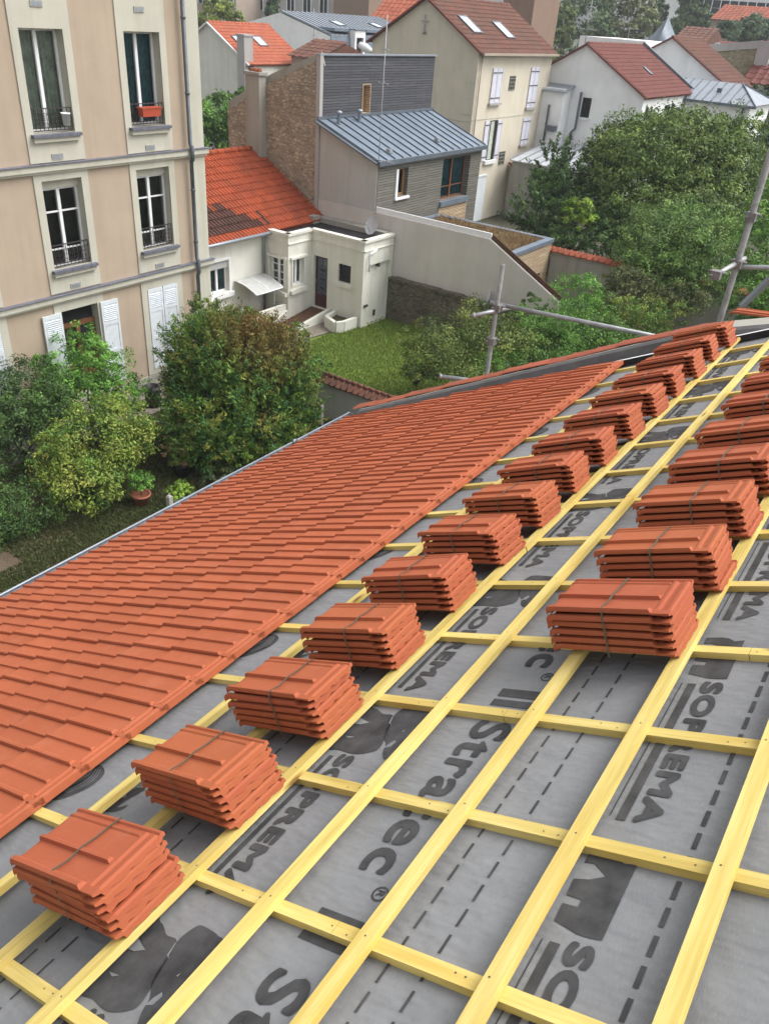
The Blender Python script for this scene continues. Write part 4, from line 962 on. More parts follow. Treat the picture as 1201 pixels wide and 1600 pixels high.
mb = MB(); fw_.box(mb, wx0, wx1, wz0, wz0 + .04, -.28, .03, 0); fw_.box(mb, wx1 - .04, wx1 + .0, wz0 + .04, wz1, -.28, .03); fw_.box(mb, wx0, wx0 + .04, wz0 + .04, wz1, -.28, .03); fw_.box(mb, wx0 + .04, wx1 - .04, wz1 - .04, wz1, -.28, .03)
w = obj('window', mb, M['slats'], T, uv=((1, 1, 0), (0, 0, 1))); mb = MB(); fw_.box(mb, wx0 + .04, wx1 - .04, wz0 + .04, wz1 - .04, -.3, -.22); obj('wood_panel', mb, M['oak'], w)
# zinc lean-to
zx0, zx1 = 25.28, 33.36; ya, za, yb, zb = 20.48, -3.62, 17.62, -4.66
sl = np.array((0, ya - yb, za - zb)); Lz = np.linalg.norm(sl); sl /= Lz; nz = np.cross((1, 0, 0), sl)
O = np.array((zx0, yb, zb)); mb = MB(); mb.hexa([O + nz * z + np.array((a, 0, 0)) + sl * l for z in (-.14, 0) for a, l in ((0, 0), (zx1 - zx0, 0), (zx1 - zx0, Lz), (0, Lz))])
zr = obj('lean_to_roof', mb, M['zinc_blue'], T); mb = MB(); k = 0
while .02 + .53 * k < zx1 - zx0:
    p = O + np.array((.03 + .53 * k, 0, 0)); mb.bar(p + nz * .02, p + nz * .02 + sl * Lz, .022, .055, up=tuple(nz)); k += 1
obj('standing_seam', mb, M['zinc_dark'], zr)
mb = MB(); mb.bar(O + np.array((-.02, 0, -.06)), O + np.array((-.02, 0, -.06)) + sl * Lz, .05, .24, up=(1, 0, 0)); mb.bar(O + np.array((0, -.04, -.08)), O + np.array((zx1 - zx0, -.04, -.08)), .08, .16); mb.bar(np.array((zx0, 20.46, za + .05)), np.array((zx1, 20.46, za + .05)), .06, .1); obj('roof_edge_trim', mb, M['zinc_dark'], zr)
for px, py in ((609, 220), (684, 208)):
    mb = MB(); c = onZ(px, py, -4.1); t = (c[1] - yb) / sl[1]; c[2] = zb + sl[2] * t + .05; mb.hexa([c + np.array(q) for q in ((-.12, -.1, -.05), (.12, -.1, -.05), (.12, .1, 0), (-.12, .1, 0), (-.08, -.08, .09), (.08, -.08, .09), (.08, .06, .09), (-.08, .06, .09))]); obj('roof_vent', mb, M['zinc'], zr)
for x in (26.1, 27.4):
    mb = MB(); c = np.array((x, 20.1, za - .14)); mb.lathe(c, [(.07, 0), (.07, .35), (.12, .36), (.12, .42), (.001, .46)], 12); obj('flue', mb, M['zinc'], zr)

mb = MB(); mb.prism([(25.42, 20.43, G), (25.42, 20.43, za - .2), (25.42, 17.75, zb - .12), (25.42, 17.75, G)], (.2, 0, 0)); obj('side_wall', mb, M['grey_r'], T)
mb = MB(); mb.box((25.395, 17.76, G), (25.415, 20.42, -6.41)); obj('side_wall_base', mb, M['pink_grey'], T)
ff = F((0, 17.74, 0), (1, 0, 0), (0, -1, 0))
def ry(a, b): p = onY(*a, 17.74); q = onY(*b, 17.74); return p[0], q[0], q[2], p[2]
h1 = ry((622, 264), (635, 305)); h2 = ry((693, 249), (728, 305)); h1 = (h1[0], h1[1], h1[2], h1[3]); h3 = (h2[0] - .05, h2[1] + .05, -9.0, h2[2] - .22)
mb = MB(); ff.wall(mb, 25.45, 33.22, G, zb - .13, [h1, h2], 0, .3); mb.quad((33.22, 17.74, G), (33.22, 20.5, G), (33.22, 20.5, -3.7), (33.22, 17.74, zb - .13)); obj('front_cladding', mb, M['cladding2'], T, uv=((1, .6, 0), (0, 0, 1)))
w = window(T, ff, *h1, .2, 1, (), 'dark', frame='oak', fw=.09); mb = MB(); ff.box(mb, h1[0] - .14, h1[0] - .005, h1[2], h1[3], 0, .05); ff.box(mb, h1[0] - .15, h1[1] + .1, h1[2] - .09, h1[2] - .005, -.1, .08); obj('sill', mb, M['white_paint'], w)
w = window(T, ff, *h2, .26, 2, (.3,), 'teal', frame='door_wood', fw=.07); mb = MB(); ff.box(mb, h2[0] - .05, h2[1] + .02, h2[2] - .2, h2[2] - .005, -.2, .12); obj('sill', mb, M['zinc_blue'], w)
mb = MB(); ff.box(mb, h3[0], h3[1], h3[2], h3[3], .004, .03); obj('slat_panel', mb, M['slats'], T, uv=((1, 1, 0), (0, 0, 1)))
# chimney beside the stone gable
ch = empty('stone_chimney', (25.1, 23.4, -6), 'tall weathered rendered chimney rising against the rubble gable', 'chimney')
mb = MB(); mb.box((25.0, 23.08, -6.3), (25.385, 23.78, -2.42)); obj('stack', mb, M['cement'], ch)
mb = MB(); mb.box((24.95, 23.02, -2.42), (25.44, 23.84, -2.32)); obj('crown_slab', mb, M['concrete'], ch); mb = MB()
for y in (23.2, 23.4, 23.6): mb.lathe((25.19, y, -2.32), [(.08, 0), (.09, .12), (.06, .12), (.06, 0)], 10)
obj('chimney_pot', mb, M['terracotta'], ch)
# party wall with white coping, on old rubble
PW = empty('party_wall', (25.4, 13.5, G), 'smooth pinkish grey boundary wall with white coping stepping down to a slope', 'wall')
pa = onX(765, 374, 25.38); pb = onX(872, 472, 25.38)
mb = MB(); mb.prism([(25.38, 17.73, G), (25.38, 17.73, -6.42), (25.38, pa[1], pa[2]), (25.38, pb[1], pb[2]), (25.38, pb[1], G)], (.22, 0, 0)); obj('wall_face', mb, M['pink_grey'], PW)
mb = MB(); mb.bar((25.49, 17.73, -6.39), (25.49, pa[1], pa[2] + .03), .30, .06, up=(1, 0, 0)); obj('coping', mb, M['white_paint'], PW)
mb = MB(); mb.bar((25.49, pa[1], pa[2] + .03), (25.49, pb[1], pb[2] + .03), .27, .035, up=(1, 0, 0)); obj('sloped_coping', mb, M['wood_old'], PW)
RW = empty('rubble_wall', (25.2, 13, G), 'low dark rubble stone wall below the pinkish boundary wall', 'wall')
mb = MB(); mb.box((25.12, 8.4, G), (25.37, 16.73, -8.66)); obj('wall_face', mb, M['stone_dark'], RW); mb = MB()
rg = random.Random(8); y = 8.4
while y < 16.7:
    q = rg.uniform(.3, .5); mb.box((25.06 + rg.uniform(0, .03), y, -8.655), (25.375, min(y + q - .015, 16.72), -8.56 + rg.uniform(-.02, .03))); y += q
obj('coping', mb, M['stone_dark'], RW)
# green-roofed extension
X = empty('green_roof_extension', (27.7, 15, G), 'flat extension with a dry grass roof in a blue zinc rim', 'extension')
zg = -7.06; xe = 29.92; ye = 12.42
fg = F((0, ye, 0), (1, 0, 0), (0, -1, 0)); dx0, dx1 = onY(828, 424, ye)[0], onY(846, 410, ye)[0]
mb = MB(); fg.wall(mb, 25.62, xe, G, zg - .14, [(dx0, dx1, G, -8.25)], 0, .25); mb.quad((xe, ye, G), (xe, 17.7, G), (xe, 17.7, zg - .14), (xe, ye, zg - .14)); obj('slatted_wall', mb, M['slats'], X, uv=((1, 1, 0), (0, 0, 1)))
mb = MB(); mb.quad(fg.p(dx0, G, -.24), fg.p(dx1, G, -.24), fg.p(dx1, -8.25, -.24), fg.p(dx0, -8.25, -.24)); obj('doorway', mb, M['dark'], X)
mb = MB(); mb.box((25.62, ye - .06, zg - .14), (xe + .06, ye + .22, zg)); mb.box((xe - .22, ye + .221, zg - .14), (xe + .06, 17.7, zg)); mb.box((25.62, 17.42, zg - .14), (xe - .221, 17.7, zg)); mb.box((25.62, ye + .221, zg - .14), (25.8, 17.41, zg)); obj('roof_rim', mb, M['zinc_blue'], X)
mb = MB(); mb.box((25.8, ye + .2, zg - .3), (xe - .2, 17.43, zg - .10)); obj('roof_soil', mb, M['straw'], X)
rgn = np.random.default_rng(9); nb = 17000
mb = MB(); xs = rgn.uniform(25.85, xe - .28, nb); ys = rgn.uniform(ye + .28, 17.38, nb); hs_ = rgn.uniform(.05, .26, nb) * (1 + .5 * np.sin(xs * 3) * np.sin(ys * 2.3)); an = rgn.uniform(0, 6.28, nb); lx = rgn.normal(0, .17, (nb, 2))
def blades(name, base, h, an, lean, cols, parent, w=.008):
    s = np.stack([np.cos(an), np.sin(an), 0 * an], 1) * w; V = np.stack([base - s, base + s, base + np.concatenate([lean, h[:, None]], 1)], 1).reshape(-1, 3) - ROOT[parent.name]; N = len(base)
    me = bpy.data.meshes.new(name); me.vertices.add(3 * N); me.vertices.foreach_set('co', V.ravel()); me.loops.add(3 * N); me.loops.foreach_set('vertex_index', np.arange(3 * N)); me.polygons.add(N)
    me.polygons.foreach_set('loop_start', np.arange(N) * 3); me.polygons.foreach_set('loop_total', np.full(N, 3)); me.materials.append(M['leaf']); a = me.attributes.new('col', 'FLOAT_COLOR', 'POINT')
    a.data.foreach_set('color', np.concatenate([np.repeat(cols, 3, 0), np.ones((3 * N, 1))], 1).ravel()); me.update(); o = bpy.data.objects.new(name, me); COL.objects.link(o); o.parent = parent; ROOT[o.name] = ROOT[parent.name]; return o
bc = np.array([(.34, .22, .10), (.25, .14, .065), (.40, .30, .17), (.17, .085, .05), (.22, .20, .08)])[rgn.integers(0, 5, nb)] * rgn.uniform(.7, 1.2, (nb, 1))
blades('dry_grass', np.stack([xs, ys, np.full(nb, zg - .10)], 1), hs_, an, lx, bc, X, .011)['kind'] = 'stuff'
# garden wall with terracotta capping
GW = empty('garden_wall', (30.1, 9.5, G), 'cement garden wall with terracotta capping tiles below the big trees', 'wall')
mb = MB(); mb.box((30.0, 3.0, G), (30.25, 12.38, -7.56)); obj('wall_face', mb, M['cement'], GW); mb = MB(); y = 3.0; rg = random.Random(5)
while y < 12.4:
    j = rg.uniform(-.01, .015); mb.hexa([(29.88, y, -7.56 + j), (30.1, y, -7.42 + j), (30.1, y + .235, -7.43 + j), (29.88, y + .235, -7.57 + j), (29.88, y, -7.52 + j), (30.1, y, -7.38 + j), (30.1, y + .235, -7.39 + j), (29.88, y + .235, -7.53 + j)])
    mb.hexa([(30.1, y, -7.42 + j), (30.36, y, -7.56 + j), (30.36, y + .235, -7.57 + j), (30.1, y + .235, -7.43 + j), (30.1, y, -7.38 + j), (30.36, y, -7.52 + j), (30.36, y + .235, -7.53 + j), (30.1, y + .235, -7.39 + j)]); mb.tube([(29.88, y + .235, -7.53 + j), (30.1, y + .235, -7.385 + j)], .03, 6); y += .24
obj('capping', mb, M['cap_tile'], GW)
# wall between the two gardens
c0 = onX(480, 570, 16.8); c1 = onX(604, 627, 16.8); zc = (c0[2] + c1[2]) / 2
DW = empty('dividing_wall', (16.8, 11, G), 'grey rendered garden wall with brown ridge tiles running to the gutter corner', 'wall')
mb = MB(); mb.box((16.66, 5.2, G), (16.92, c0[1] + .2, zc - .12)); obj('wall_face', mb, M['grey_r'], DW); mb = MB(); y = 5.2
while y < c0[1] + .2:
    for s in (-1, 1):
        mb.hexa([(16.8, y, zc + .02), (16.8 + s * .26, y, zc - .14), (16.8 + s * .26, y + .2, zc - .14), (16.8, y + .2, zc + .02), (16.8, y, zc + .055), (16.8 + s * .27, y, zc - .105), (16.8 + s * .27, y + .2, zc - .105), (16.8, y + .2, zc + .055)])
    mb.tube([(16.53, y + .2, zc - .105), (16.8, y + .2, zc + .06)], .028, 6); mb.tube([(16.8, y, zc + .05), (16.8, y + .2, zc + .05)], .06, 8); y += .205
obj('capping', mb, M['roof_brown'], DW)

# ------------------------------------------------------------------ cream gabled house
H = gable_house('gabled_house', 'tall cream house with mossy brown roof and closed mauve white shutters', 41.5, 50.5, 23.0, 29.8, -1.50, .62, 'house_cream', 'roof_brown', 'roof_wine', over=.3)
fh = F((0, 23.0, 0), (1, 0, 0), (0, -1, 0))
hs2 = math.hypot(2.12, 3.4); slh = np.array((0, 3.4 / hs2, 2.12 / hs2)); bh = np.array((41.38, 23.0, -1.5)) - slh * .3 + (0, 0, .10)
for (a, b) in (((722, 20), (744, 42)), ((785, 21), (812, 44))):
    p = onY(*a, 24.1); q = onY(*b, 23.3)
for u0, v0 in ((1.05, 1.45), (4.4, 1.15)): skylight(H, bh, np.array((1., 0, 0)), slh, u0, u0 + .95, v0, v0 + 1.35)
mb = MB(); fh.box(mb, 41.38, 50.6, -1.68, -1.56, .28, .40); mb.tube([fh.p(41.75, -1.6, .1), fh.p(41.75, G, .08)], .045, 6); obj('gutter', mb, M['far_beige'], H)
def hs(u0, u1, v0, v1, straps):
    m_ = (u0 + u1) / 2
    for a, b in ((u0, m_ - .01), (m_ + .01, u1)): shutter(H, fh, a, b, v0, v1, .02, .06, 'shutter_mauve', False, straps)
    mb = MB(); fh.box(mb, u0 - .1, u1 + .1, v0 - .12, v0 - .01, .0, .16); obj('sill', mb, M['far_grey'], H)
hs(43.2, 44.35, -3.95, -2.28, (-2.5, -3.72)); hs(47.85, 48.95, -4.35, -2.26, (-2.48, -3.2, -4.1)); hs(47.75, 48.75, -6.35, -4.9, (-5.1, -6.1))
mb = MB(); fh.box(mb, 43.6, 44.5, -6.9, -4.85, .004, .02); w = obj('window', mb, M['dark'], H); mb = MB(); fh.box(mb, 43.7, 44.1, -6.85, -4.9, .021, .05); obj('curtain', mb, M['curtain'], w); mb = MB(); fh.box(mb, 43.4, 44.7, -7.1, -6.9, 0, .15); obj('sill', mb, M['white_paint'], w)
for a, b in ((43.05, 43.55), (44.55, 45.05)): shutter(H, fh, a, b, -6.9, -4.85, .02, .06, 'shutter_mauve', False, (-5.05, -6.7))
for u, v in ((45.3, -3.3), (45.25, -7.2)):
    mb = MB(); fh.box(mb, u, u + .75, v - .1, v + .62, .003, .012); b = obj('glass_block_window', mb, M['dark'], H); mb = MB()
    for k in range(4): fh.box(mb, u + .18 * k + .01, u + .18 * k + .04, v - .1, v + .62, .013, .03); fh.box(mb, u, u + .75, v - .08 + .19 * k, v - .05 + .19 * k, .031, .04)
    obj('lattice', mb, M['cement'], b)
fg2 = F((41.5, 0, 0), (0, 1, 0), (-1, 0, 0)); mb = MB()
mb.tube([fg2.p(26.4, -.9, .1), fg2.p(26.4, -.1, .1)], .03, 6); mb.tube([fg2.p(26.15, .15 - .55, .1), fg2.p(26.65, .15 - .55, .1)], .02, 6); mb.tube([fg2.p(26.4, -.9, 0), fg2.p(26.4, -.9, .14)], .08, 8); obj('wall_aerial', mb, M['galv'], H)
mb = MB()
for k in range(9): fg2.box(mb, 23.0 + (.25 if k % 2 else .0), 23.02 + .55 + (.0 if k % 2 else .05), -9.0 + .75 * k, -9.0 + .75 * k + .03, .002, .02)
fg2.box(mb, 23.0, 29.8, -4.85, -4.8, .002, .02); fh.box(mb, 41.5, 50.5, -4.75, -4.71, .002, .02); obj('wall_moulding', mb, M['cream'], H)
mb = MB(); fh.box(mb, 43.0, 44.0, G, -7.75, .004, .03); fh.box(mb, 42.95, 44.05, -7.75, -7.66, .004, .06); obj('door', mb, M['shutter'], H)
# lean-to with wine roof beside it
LT = empty('tiled_lean_to', (48, 22, G), 'small lean-to with rusty orange tiles against the cream house', 'lean-to')
mb = MB(); p = onY(797, 256, 22.9); q = onY(810, 296, 20.6); mb.prism([(p[0], 22.95, G), (p[0], 22.95, p[2]), (p[0], 20.6, q[2]), (p[0], 20.6, G)], (4.0, 0, 0)); obj('wall', mb, M['house_cream'], LT)
s2 = np.array((0, 22.95 - 20.5, p[2] - q[2])); L2 = np.linalg.norm(s2); tile_roof('roof', LT, (p[0] - .1, 20.45, q[2] + .05), (1, 0, 0), s2 / L2, 4.2, L2, 'cap_tile', pu=.25); mb = MB(); mb.bar((p[0] - .12, 20.45, q[2] + .03), (p[0] - .12, 22.95, p[2] + .06), .1, .16, up=(1, 0, 0)); obj('verge', mb, M['roof_wine'], LT)

# ------------------------------------------------------------------ white house with brown roof, zinc wing and neighbours
Wh = gable_house('white_gable_house', 'white rendered house with wine brown tiled roof behind the big round tree', 51, 60.3, 17.1, 25.1, -3.28, -.97, 'white_wall', 'roof_wine', 'roof_wine')
fw2 = F((51, 0, 0), (0, 1, 0), (-1, 0, 0)); fe = F((0, 17.1, 0), (1, 0, 0), (0, -1, 0))
p0 = onX(911, 152, 51); p1 = onX(917, 184, 51); a, b = sorted((p0[1] + .0, p0[1] - .55)); mb = MB(); fw2.box(mb, a, b, p1[2], p0[2], .003, .02); w = obj('window', mb, M['dark'], Wh); mb = MB(); fw2.box(mb, a - .1, b + .1, p1[2] - .12, p1[2] - .02, 0, .12); fw2.box(mb, b, b + .07, p1[2], p0[2], 0, .05); obj('sill', mb, M['white_paint'], w)
for a, b in ((51.7, 52.9), (55.2, 57.2)):
    mb = MB(); fe.box(mb, a, b, -5.6, -3.85, .003, .02); w = obj('window', mb, M['dark'], Wh); mb = MB(); m_ = (a + b) / 2; fe.box(mb, m_ - .16, m_ + .16, -5.6, -3.85, .021, .05); fe.box(mb, a - .1, b + .1, -5.72, -5.61, 0, .1); obj('frame', mb, M['white_paint'], w)
hs3 = math.hypot(2.31, 4.0); sl3 = np.array((0, 4.0 / hs3, 2.31 / hs3)); b3 = np.array((50.88, 17.1, -3.28)) - sl3 * .25 + (0, 0, .10); skylight(Wh, b3, np.array((1., 0, 0)), sl3, 4.6, 5.0, 1.9, 2.6)
mb = MB(); mb.bar((60.34, 17.0, -3.2), (60.34, 21.1, -.78), .25, .2, up=(1, 0, 0)); obj('flashing', mb, M['zinc_dark'], Wh)
ZW = empty('zinc_roof_wing', (60.5, 15, G), 'white wing with a hipped grey zinc roof joined to the brown roofed house', 'house wing')
mb = MB(); mb.box((59.0, 12.9, G), (64.5, 17.05, -3.6)); obj('wall', mb, M['white_wall'], ZW)
ev = [(58.75, 12.6, -3.56), (64.8, 12.6, -3.56), (64.8, 18.5, -3.56), (58.75, 18.5, -3.56)]; r0, r1 = (61.7, 14.4, -2.55), (61.7, 18.5, -2.55)
mb = MB(); mb.add(ev + [r0, r1], [(0, 1, 4), (3, 0, 4, 5), (1, 2, 5, 4), (2, 3, 5), (0, 3, 2, 1)]); rf = obj('roof', mb, M['zinc'], ZW); mb = MB()
for k in range(11):
    y = 12.6 + .55 * k; t = min(1, max(.02, (y - 12.6) / 1.8)); a = np.array((58.75, y, -3.53)); b = np.array((58.75 + 2.95 * t, y, -3.53 + 1.01 * t)); mb.bar(a, b, .05, .06)
mb.bar((58.75, 12.6, -3.52), (61.7, 14.4, -2.5), .06, .07); mb.bar((64.8, 12.6, -3.52), (61.7, 14.4, -2.5), .06, .07); mb.box((60.1, 15.2, -3.1), (60.3, 15.5, -2.85)); obj('standing_seam', mb, M['zinc_dark'], rf)
mb = MB(); mb.box((58.62, 12.5, -3.72), (58.76, 17.2, -3.56)); mb.tube([(58.9, 13.3, -3.7), (58.9, 13.3, G)], .06, 6); obj('gutter', mb, M['zinc_dark'], ZW)
mb = MB(); fz = F((59, 0, 0), (0, 1, 0), (-1, 0, 0)); fz.box(mb, 15.2, 15.95, -6.2, -4.75, .003, .02); obj('window', mb, M['dark'], ZW)
gable_house('brown_roof_house', 'narrow brown roofed house with white gable rising behind the zinc wing', 63.5, 70, 15.6, 24.8, -3.0, -.35, 'white_wall', 'roof_brown', 'roof_wine')
gable_house('twin_gable_house', 'red brown roofed house with bright white verge beyond the zinc wing', 74, 80, 15.8, 24.0, -3.0, -.5, 'white_wall', 'roof_wine', 'white_paint')
def px_box(name, label, cat, a, b, X_, depth, mat, roof=None, rmat='roof_bright', group=None, top=None, win=0):
    """a far block: a and b are two pixels, the ends of its upper edge on the wall facing the viewer at distance X_"""
    p, q = onX(*a, X_), onX(*b, X_); y0, y1 = sorted((p[1], q[1])); z = (p[2] + q[2]) / 2
    root = empty(name, (X_ + depth / 2, (y0 + y1) / 2, G), label, cat, group); mb = MB(); mb.box((X_, y0, G), (X_ + depth, y1, z)); obj('wall', mb, M[mat], root)
    if roof:
        L_ = math.hypot(depth / 2, roof); s_ = np.array((depth / 2 / L_, 0, roof / L_)); tile_roof('roof', root, (X_ - .3, y0 - .2, z - .05), (0, 1, 0), s_, y1 - y0 + .4, L_ + .4, rmat, pu=.6, pv=.6, amp=.06)
        mb = MB(); mb.prism([(X_ - .2, y0 - .1, z), (X_ + depth / 2, y0 - .1, z + roof - .05), (X_ + depth + .2, y0 - .1, z)], (0, y1 - y0 + .2, 0)); obj('roof_slope', mb, M[rmat], root)
    fr = F((X_, 0, 0), (0, 1, 0), (-1, 0, 0))
    if win:
        nw, rows, w_, h_ = win
        for r in range(rows):
            for k in range(nw):
                c = y0 + (y1 - y0) * (k + .5) / nw; v = z - 1.0 - r * 3.0
                mb = MB(); fr.box(mb, c - w_ / 2, c + w_ / 2, v - h_, v, .01, .05); wo = obj('window', mb, M['dark'], root); mb = MB(); fr.box(mb, c - w_ / 2 - .12, c - w_ / 2, v - h_ - .1, v + .1, .01, .12); fr.box(mb, c + w_ / 2, c + w_ / 2 + .12, v - h_ - .1, v + .1, .01, .12); fr.box(mb, c - .05, c + .05, v - h_, v, .05, .09); obj('frame', mb, M['white_paint'], wo)
    return root
# conservatory and pipes between the houses
CV = empty('glazed_porch', (47, 21, G), 'white plastic roofed porch and small zinc roof between the cream and white houses', 'porch')
p0 = onX(858, 115, 50.8); mb = MB(); mb.box((49.9, 21.6, G), (50.9, 23.0, -3.3)); obj('wall', mb, M['white_wall'], CV); mb = MB(); mb.hexa([(49.7, 21.4, -3.5), (50.95, 21.4, -3.2), (50.95, 23.1, -3.2), (49.7, 23.1, -3.5), (49.7, 21.4, -3.42), (50.95, 21.4, -3.1), (50.95, 23.1, -3.1), (49.7, 23.1, -3.42)]); obj('zinc_roof', mb, M['zinc'], CV)
mb = MB(); mb.hexa([(45.6, 18.2, -7.0), (50.9, 18.2, -6.3), (50.9, 22.4, -6.3), (45.6, 22.4, -7.0), (45.6, 18.2, -6.94), (50.9, 18.2, -6.24), (50.9, 22.4, -6.24), (45.6, 22.4, -6.94)])
sr = obj('sheet_roof', mb, M['poly'], CV); mb = MB()
for k in range(8): mb.bar((45.6, 18.2 + .6 * k, -6.91), (50.9, 18.2 + .6 * k, -6.21), .06, .05)
obj('glazing_bar', mb, M['zinc'], sr); mb = MB(); mb.box((45.7, 18.3, G), (45.85, 22.3, -7.0)); obj('front_wall', mb, M['cement'], CV)
mb = MB(); mb.tube([(50.8, 20.9, -3.4), (50.8, 20.9, -5.4), (50.8, 21.1, -5.6), (50.8, 21.1, -7)], .08, 6); mb.tube([(49.8, 22.4, -4.2), (49.8, 22.4, -6.2)], .07, 6); mb.box((49.5, 21.7, -5.6), (49.95, 22.3, -5.3)); obj('downpipe', mb, M['pipe_grey'], CV)

# ------------------------------------------------------------------ houses beyond
OH = gable_house('orange_roof_house', 'cream house with bright orange roof, white verges and skylights beyond the hedge', 48.0, 54.3, 45.3, 53.0, -4.0, -1.75, 'white_r', 'roof_bright', 'white_paint')
L_ = math.hypot(2.25, 3.85); so = np.array((0, 3.85 / L_, 2.25 / L_)); bo = np.array((47.88, 45.3, -4.0)) - so * .25 + (0, 0, .1)
for u in (.9, 3.0): skylight(OH, bo, np.array((1., 0, 0)), so, u, u + .95, 2.0, 3.1)
mb = MB(); mb.box((47.6, 45.3, -7), (48.5, 46.0, -2.3)); mb.box((47.55, 45.25, -2.3), (48.55, 46.05, -2.18)); obj('chimney', mb, M['far_grey'], OH)
fo = F((0, 45.3, 0), (1, 0, 0), (0, -1, 0))
for u in (49.3, 51.4): mb = MB(); fo.box(mb, u, u + .9, -6.0, -4.75, .003, .03); obj('window', mb, M['cement'], OH)
MH = empty('mansard_house', (70, 52, G), 'white gabled house with grey zinc mansard roof and tall dormers', 'house')
mb = MB(); mb.prism([(62, 48.7, G), (62, 48.7, -3.9), (62, 48.95, -2.3), (62, 54.65, -.9), (62, 60.3, -2.3), (62, 60.6, -3.9), (62, 60.6, G)], (15, 0, 0)); obj('wall', mb, M['white_wall'], MH)
mb = MB(); mb.hexa([(61.95, 48.86, -2.24), (77.1, 48.86, -2.24), (77.1, 54.7, -.8), (61.95, 54.7, -.8), (61.95, 48.86, -2.16), (77.1, 48.86, -2.16), (77.1, 54.7, -.72), (61.95, 54.7, -.72)]); rf = obj('roof', mb, M['zinc'], MH)
mb = MB()
for k in range(24): mb.bar((62 + .65 * k, 48.86, -2.14), (62 + .65 * k, 54.7, -.7), .05, .06)
obj('standing_seam', mb, M['zinc_dark'], rf); mb = MB(); mb.hexa([(61.97, 48.62, -4.0), (77.05, 48.62, -4.0), (77.05, 48.72, -4.0), (61.97, 48.72, -4.0), (61.97, 48.84, -2.26), (77.05, 48.84, -2.26), (77.05, 48.94, -2.26), (61.97, 48.94, -2.26)]); obj('mansard_slope', mb, M['zinc_blue'], MH)
for x in (64.9, 69.6):
    mb = MB(); mb.box((x - .25, 48.3, -3.85), (x, 50.0, -1.75)); mb.box((x + 1.0, 48.3, -3.85), (x + 1.25, 50.0, -1.75)); mb.box((x, 48.3, -2.3), (x + 1.0, 50, -1.75)); dm = obj('dormer', mb, M['white_wall'], MH)
    mb = MB(); mb.quad((x, 48.5, -3.85), (x + 1, 48.5, -3.85), (x + 1, 48.5, -2.3), (x, 48.5, -2.3)); obj('window', mb, M['dark'], dm); mb = MB(); mb.box((x - 2.4, 48.9, -1.9), (x - .26, 50.9, -1.66)); mb.box((x - .3, 48.2, -1.74), (x + 1.3, 51, -1.66)); obj('dormer_roof', mb, M['zinc_blue'], dm)
for x, y in ((66, 52.5), (72, 52.5)): skylight(MH, np.array((x, 50.9, -1.66)), np.array((1., 0, 0)), np.array((0, .97, .239)), 0, 1.2, .3, 1.5)
px_box('small_red_roof_house', 'low house with rusty red tiles between the orange roof and the mansard', 'house', (455, 80), (500, 97), 52, 6, 'far_beige', 1.0, 'roof_brown')
px_box('far_grey_building', 'long grey stone building with white framed windows beyond the mansard house', 'building', (370, -25), (520, -14), 100, 12, 'far_grey', None, win=(6, 4, 1.3, 1.9))
px_box('far_brown_building', 'brown rough walled block at the end of the grey stone building', 'building', (521, -20), (577, -14), 98, 12, 'brick_brown', None)
px_box('far_pale_building', 'pale block behind the yellowish tree near the pink building', 'building', (285, -40), (368, -28), 95, 10, 'far_beige', None, win=(4, 4, 1.6, 2.0))
px_box('far_pink_building', 'pale pink apartment block with balconies behind the orange roof', 'apartment building', (578, -10), (760, 4), 120, 12, 'far_pink', None, win=(6, 3, 2.2, 2.0))
px_box('far_orange_house', 'bright orange roof seen just past the gable of the cream house', 'house', (575, 40), (700, 50), 78, 7, 'far_pink', 2.6, 'roof_bright')
TB = px_box('brown_flat_block', 'tall brown rendered block behind the skylights of the cream house', 'apartment building', (790, -30), (838, -22), 64, 4.5, 'brick_brown', None)
px_box('white_long_building', 'long low white gable showing above the wine brown roof', 'building', (905, 60), (1010, 60), 74, 9, 'white_wall', None)
sp = empty('slate_turret', onX(1035, 66, 92), 'pointed blue slate turret roof among the far trees', 'turret'); c = onX(1035, 64, 92); mb = MB(); mb.lathe((c[0], c[1], c[2]), [(1.5, 0), (.05, 2.0)], 4); obj('roof', mb, M['zinc_dark'], sp); mb = MB(); mb.lathe((c[0], c[1], G), [(1.25, 0), (1.25, c[2] - G)], 4); obj('wall', mb, M['far_grey'], sp)
px_box('long_brown_roof_house', 'low house with long dull brown roof beside the slate turret', 'house', (1050, 66), (1098, 70), 100, 8, 'far_pink', 1.5, 'roof_brown')
SG = empty('pale_stone_gable_house', (72, 11, G), 'house end of pale rubble stone with a tall white chimney', 'house')
a, b, c_, d_ = onX(1114, 78, 72), onX(1186, 70, 72), onX(1160, 150, 72), onX(1100, 140, 72)
mb = MB(); mb.prism([(72, a[1], G), (72, a[1], a[2]), (72, b[1], b[2]), (72, b[1], G)], (8, 0, 0)); obj('wall', mb, M['stone_pale'], SG)
mb = MB(); mb.box((71.6, b[1] - 1.0, G), (73.2, b[1] - .01, b[2] + .25)); obj('chimney', mb, M['far_grey'], SG); mb = MB(); mb.bar((72, a[1] + .6, a[2] + .05), (72, b[1] - .2, b[2] + .05), .5, .14, up=(1, 0, 0)); obj('coping', mb, M['far_grey'], SG)
mb = MB(); mb.box((72.3, a[1] + .01, G), (79, a[1] + 2.2, a[2] - .4)); obj('slate_roof_wing', mb, M['zinc_dark'], SG); mb = MB(); mb.box((71.5, a[1] + .6, G), (72.25, a[1] + 2.4, a[2] - 2.3)); obj('white_wing', mb, M['white_wall'], SG)
px_box('red_roof_house', 'house with bright red tiled roof beside the white chimney', 'house', (1163, 125), (1250, 140), 70, 9, 'white_wall', 2.6, 'roof_wine')
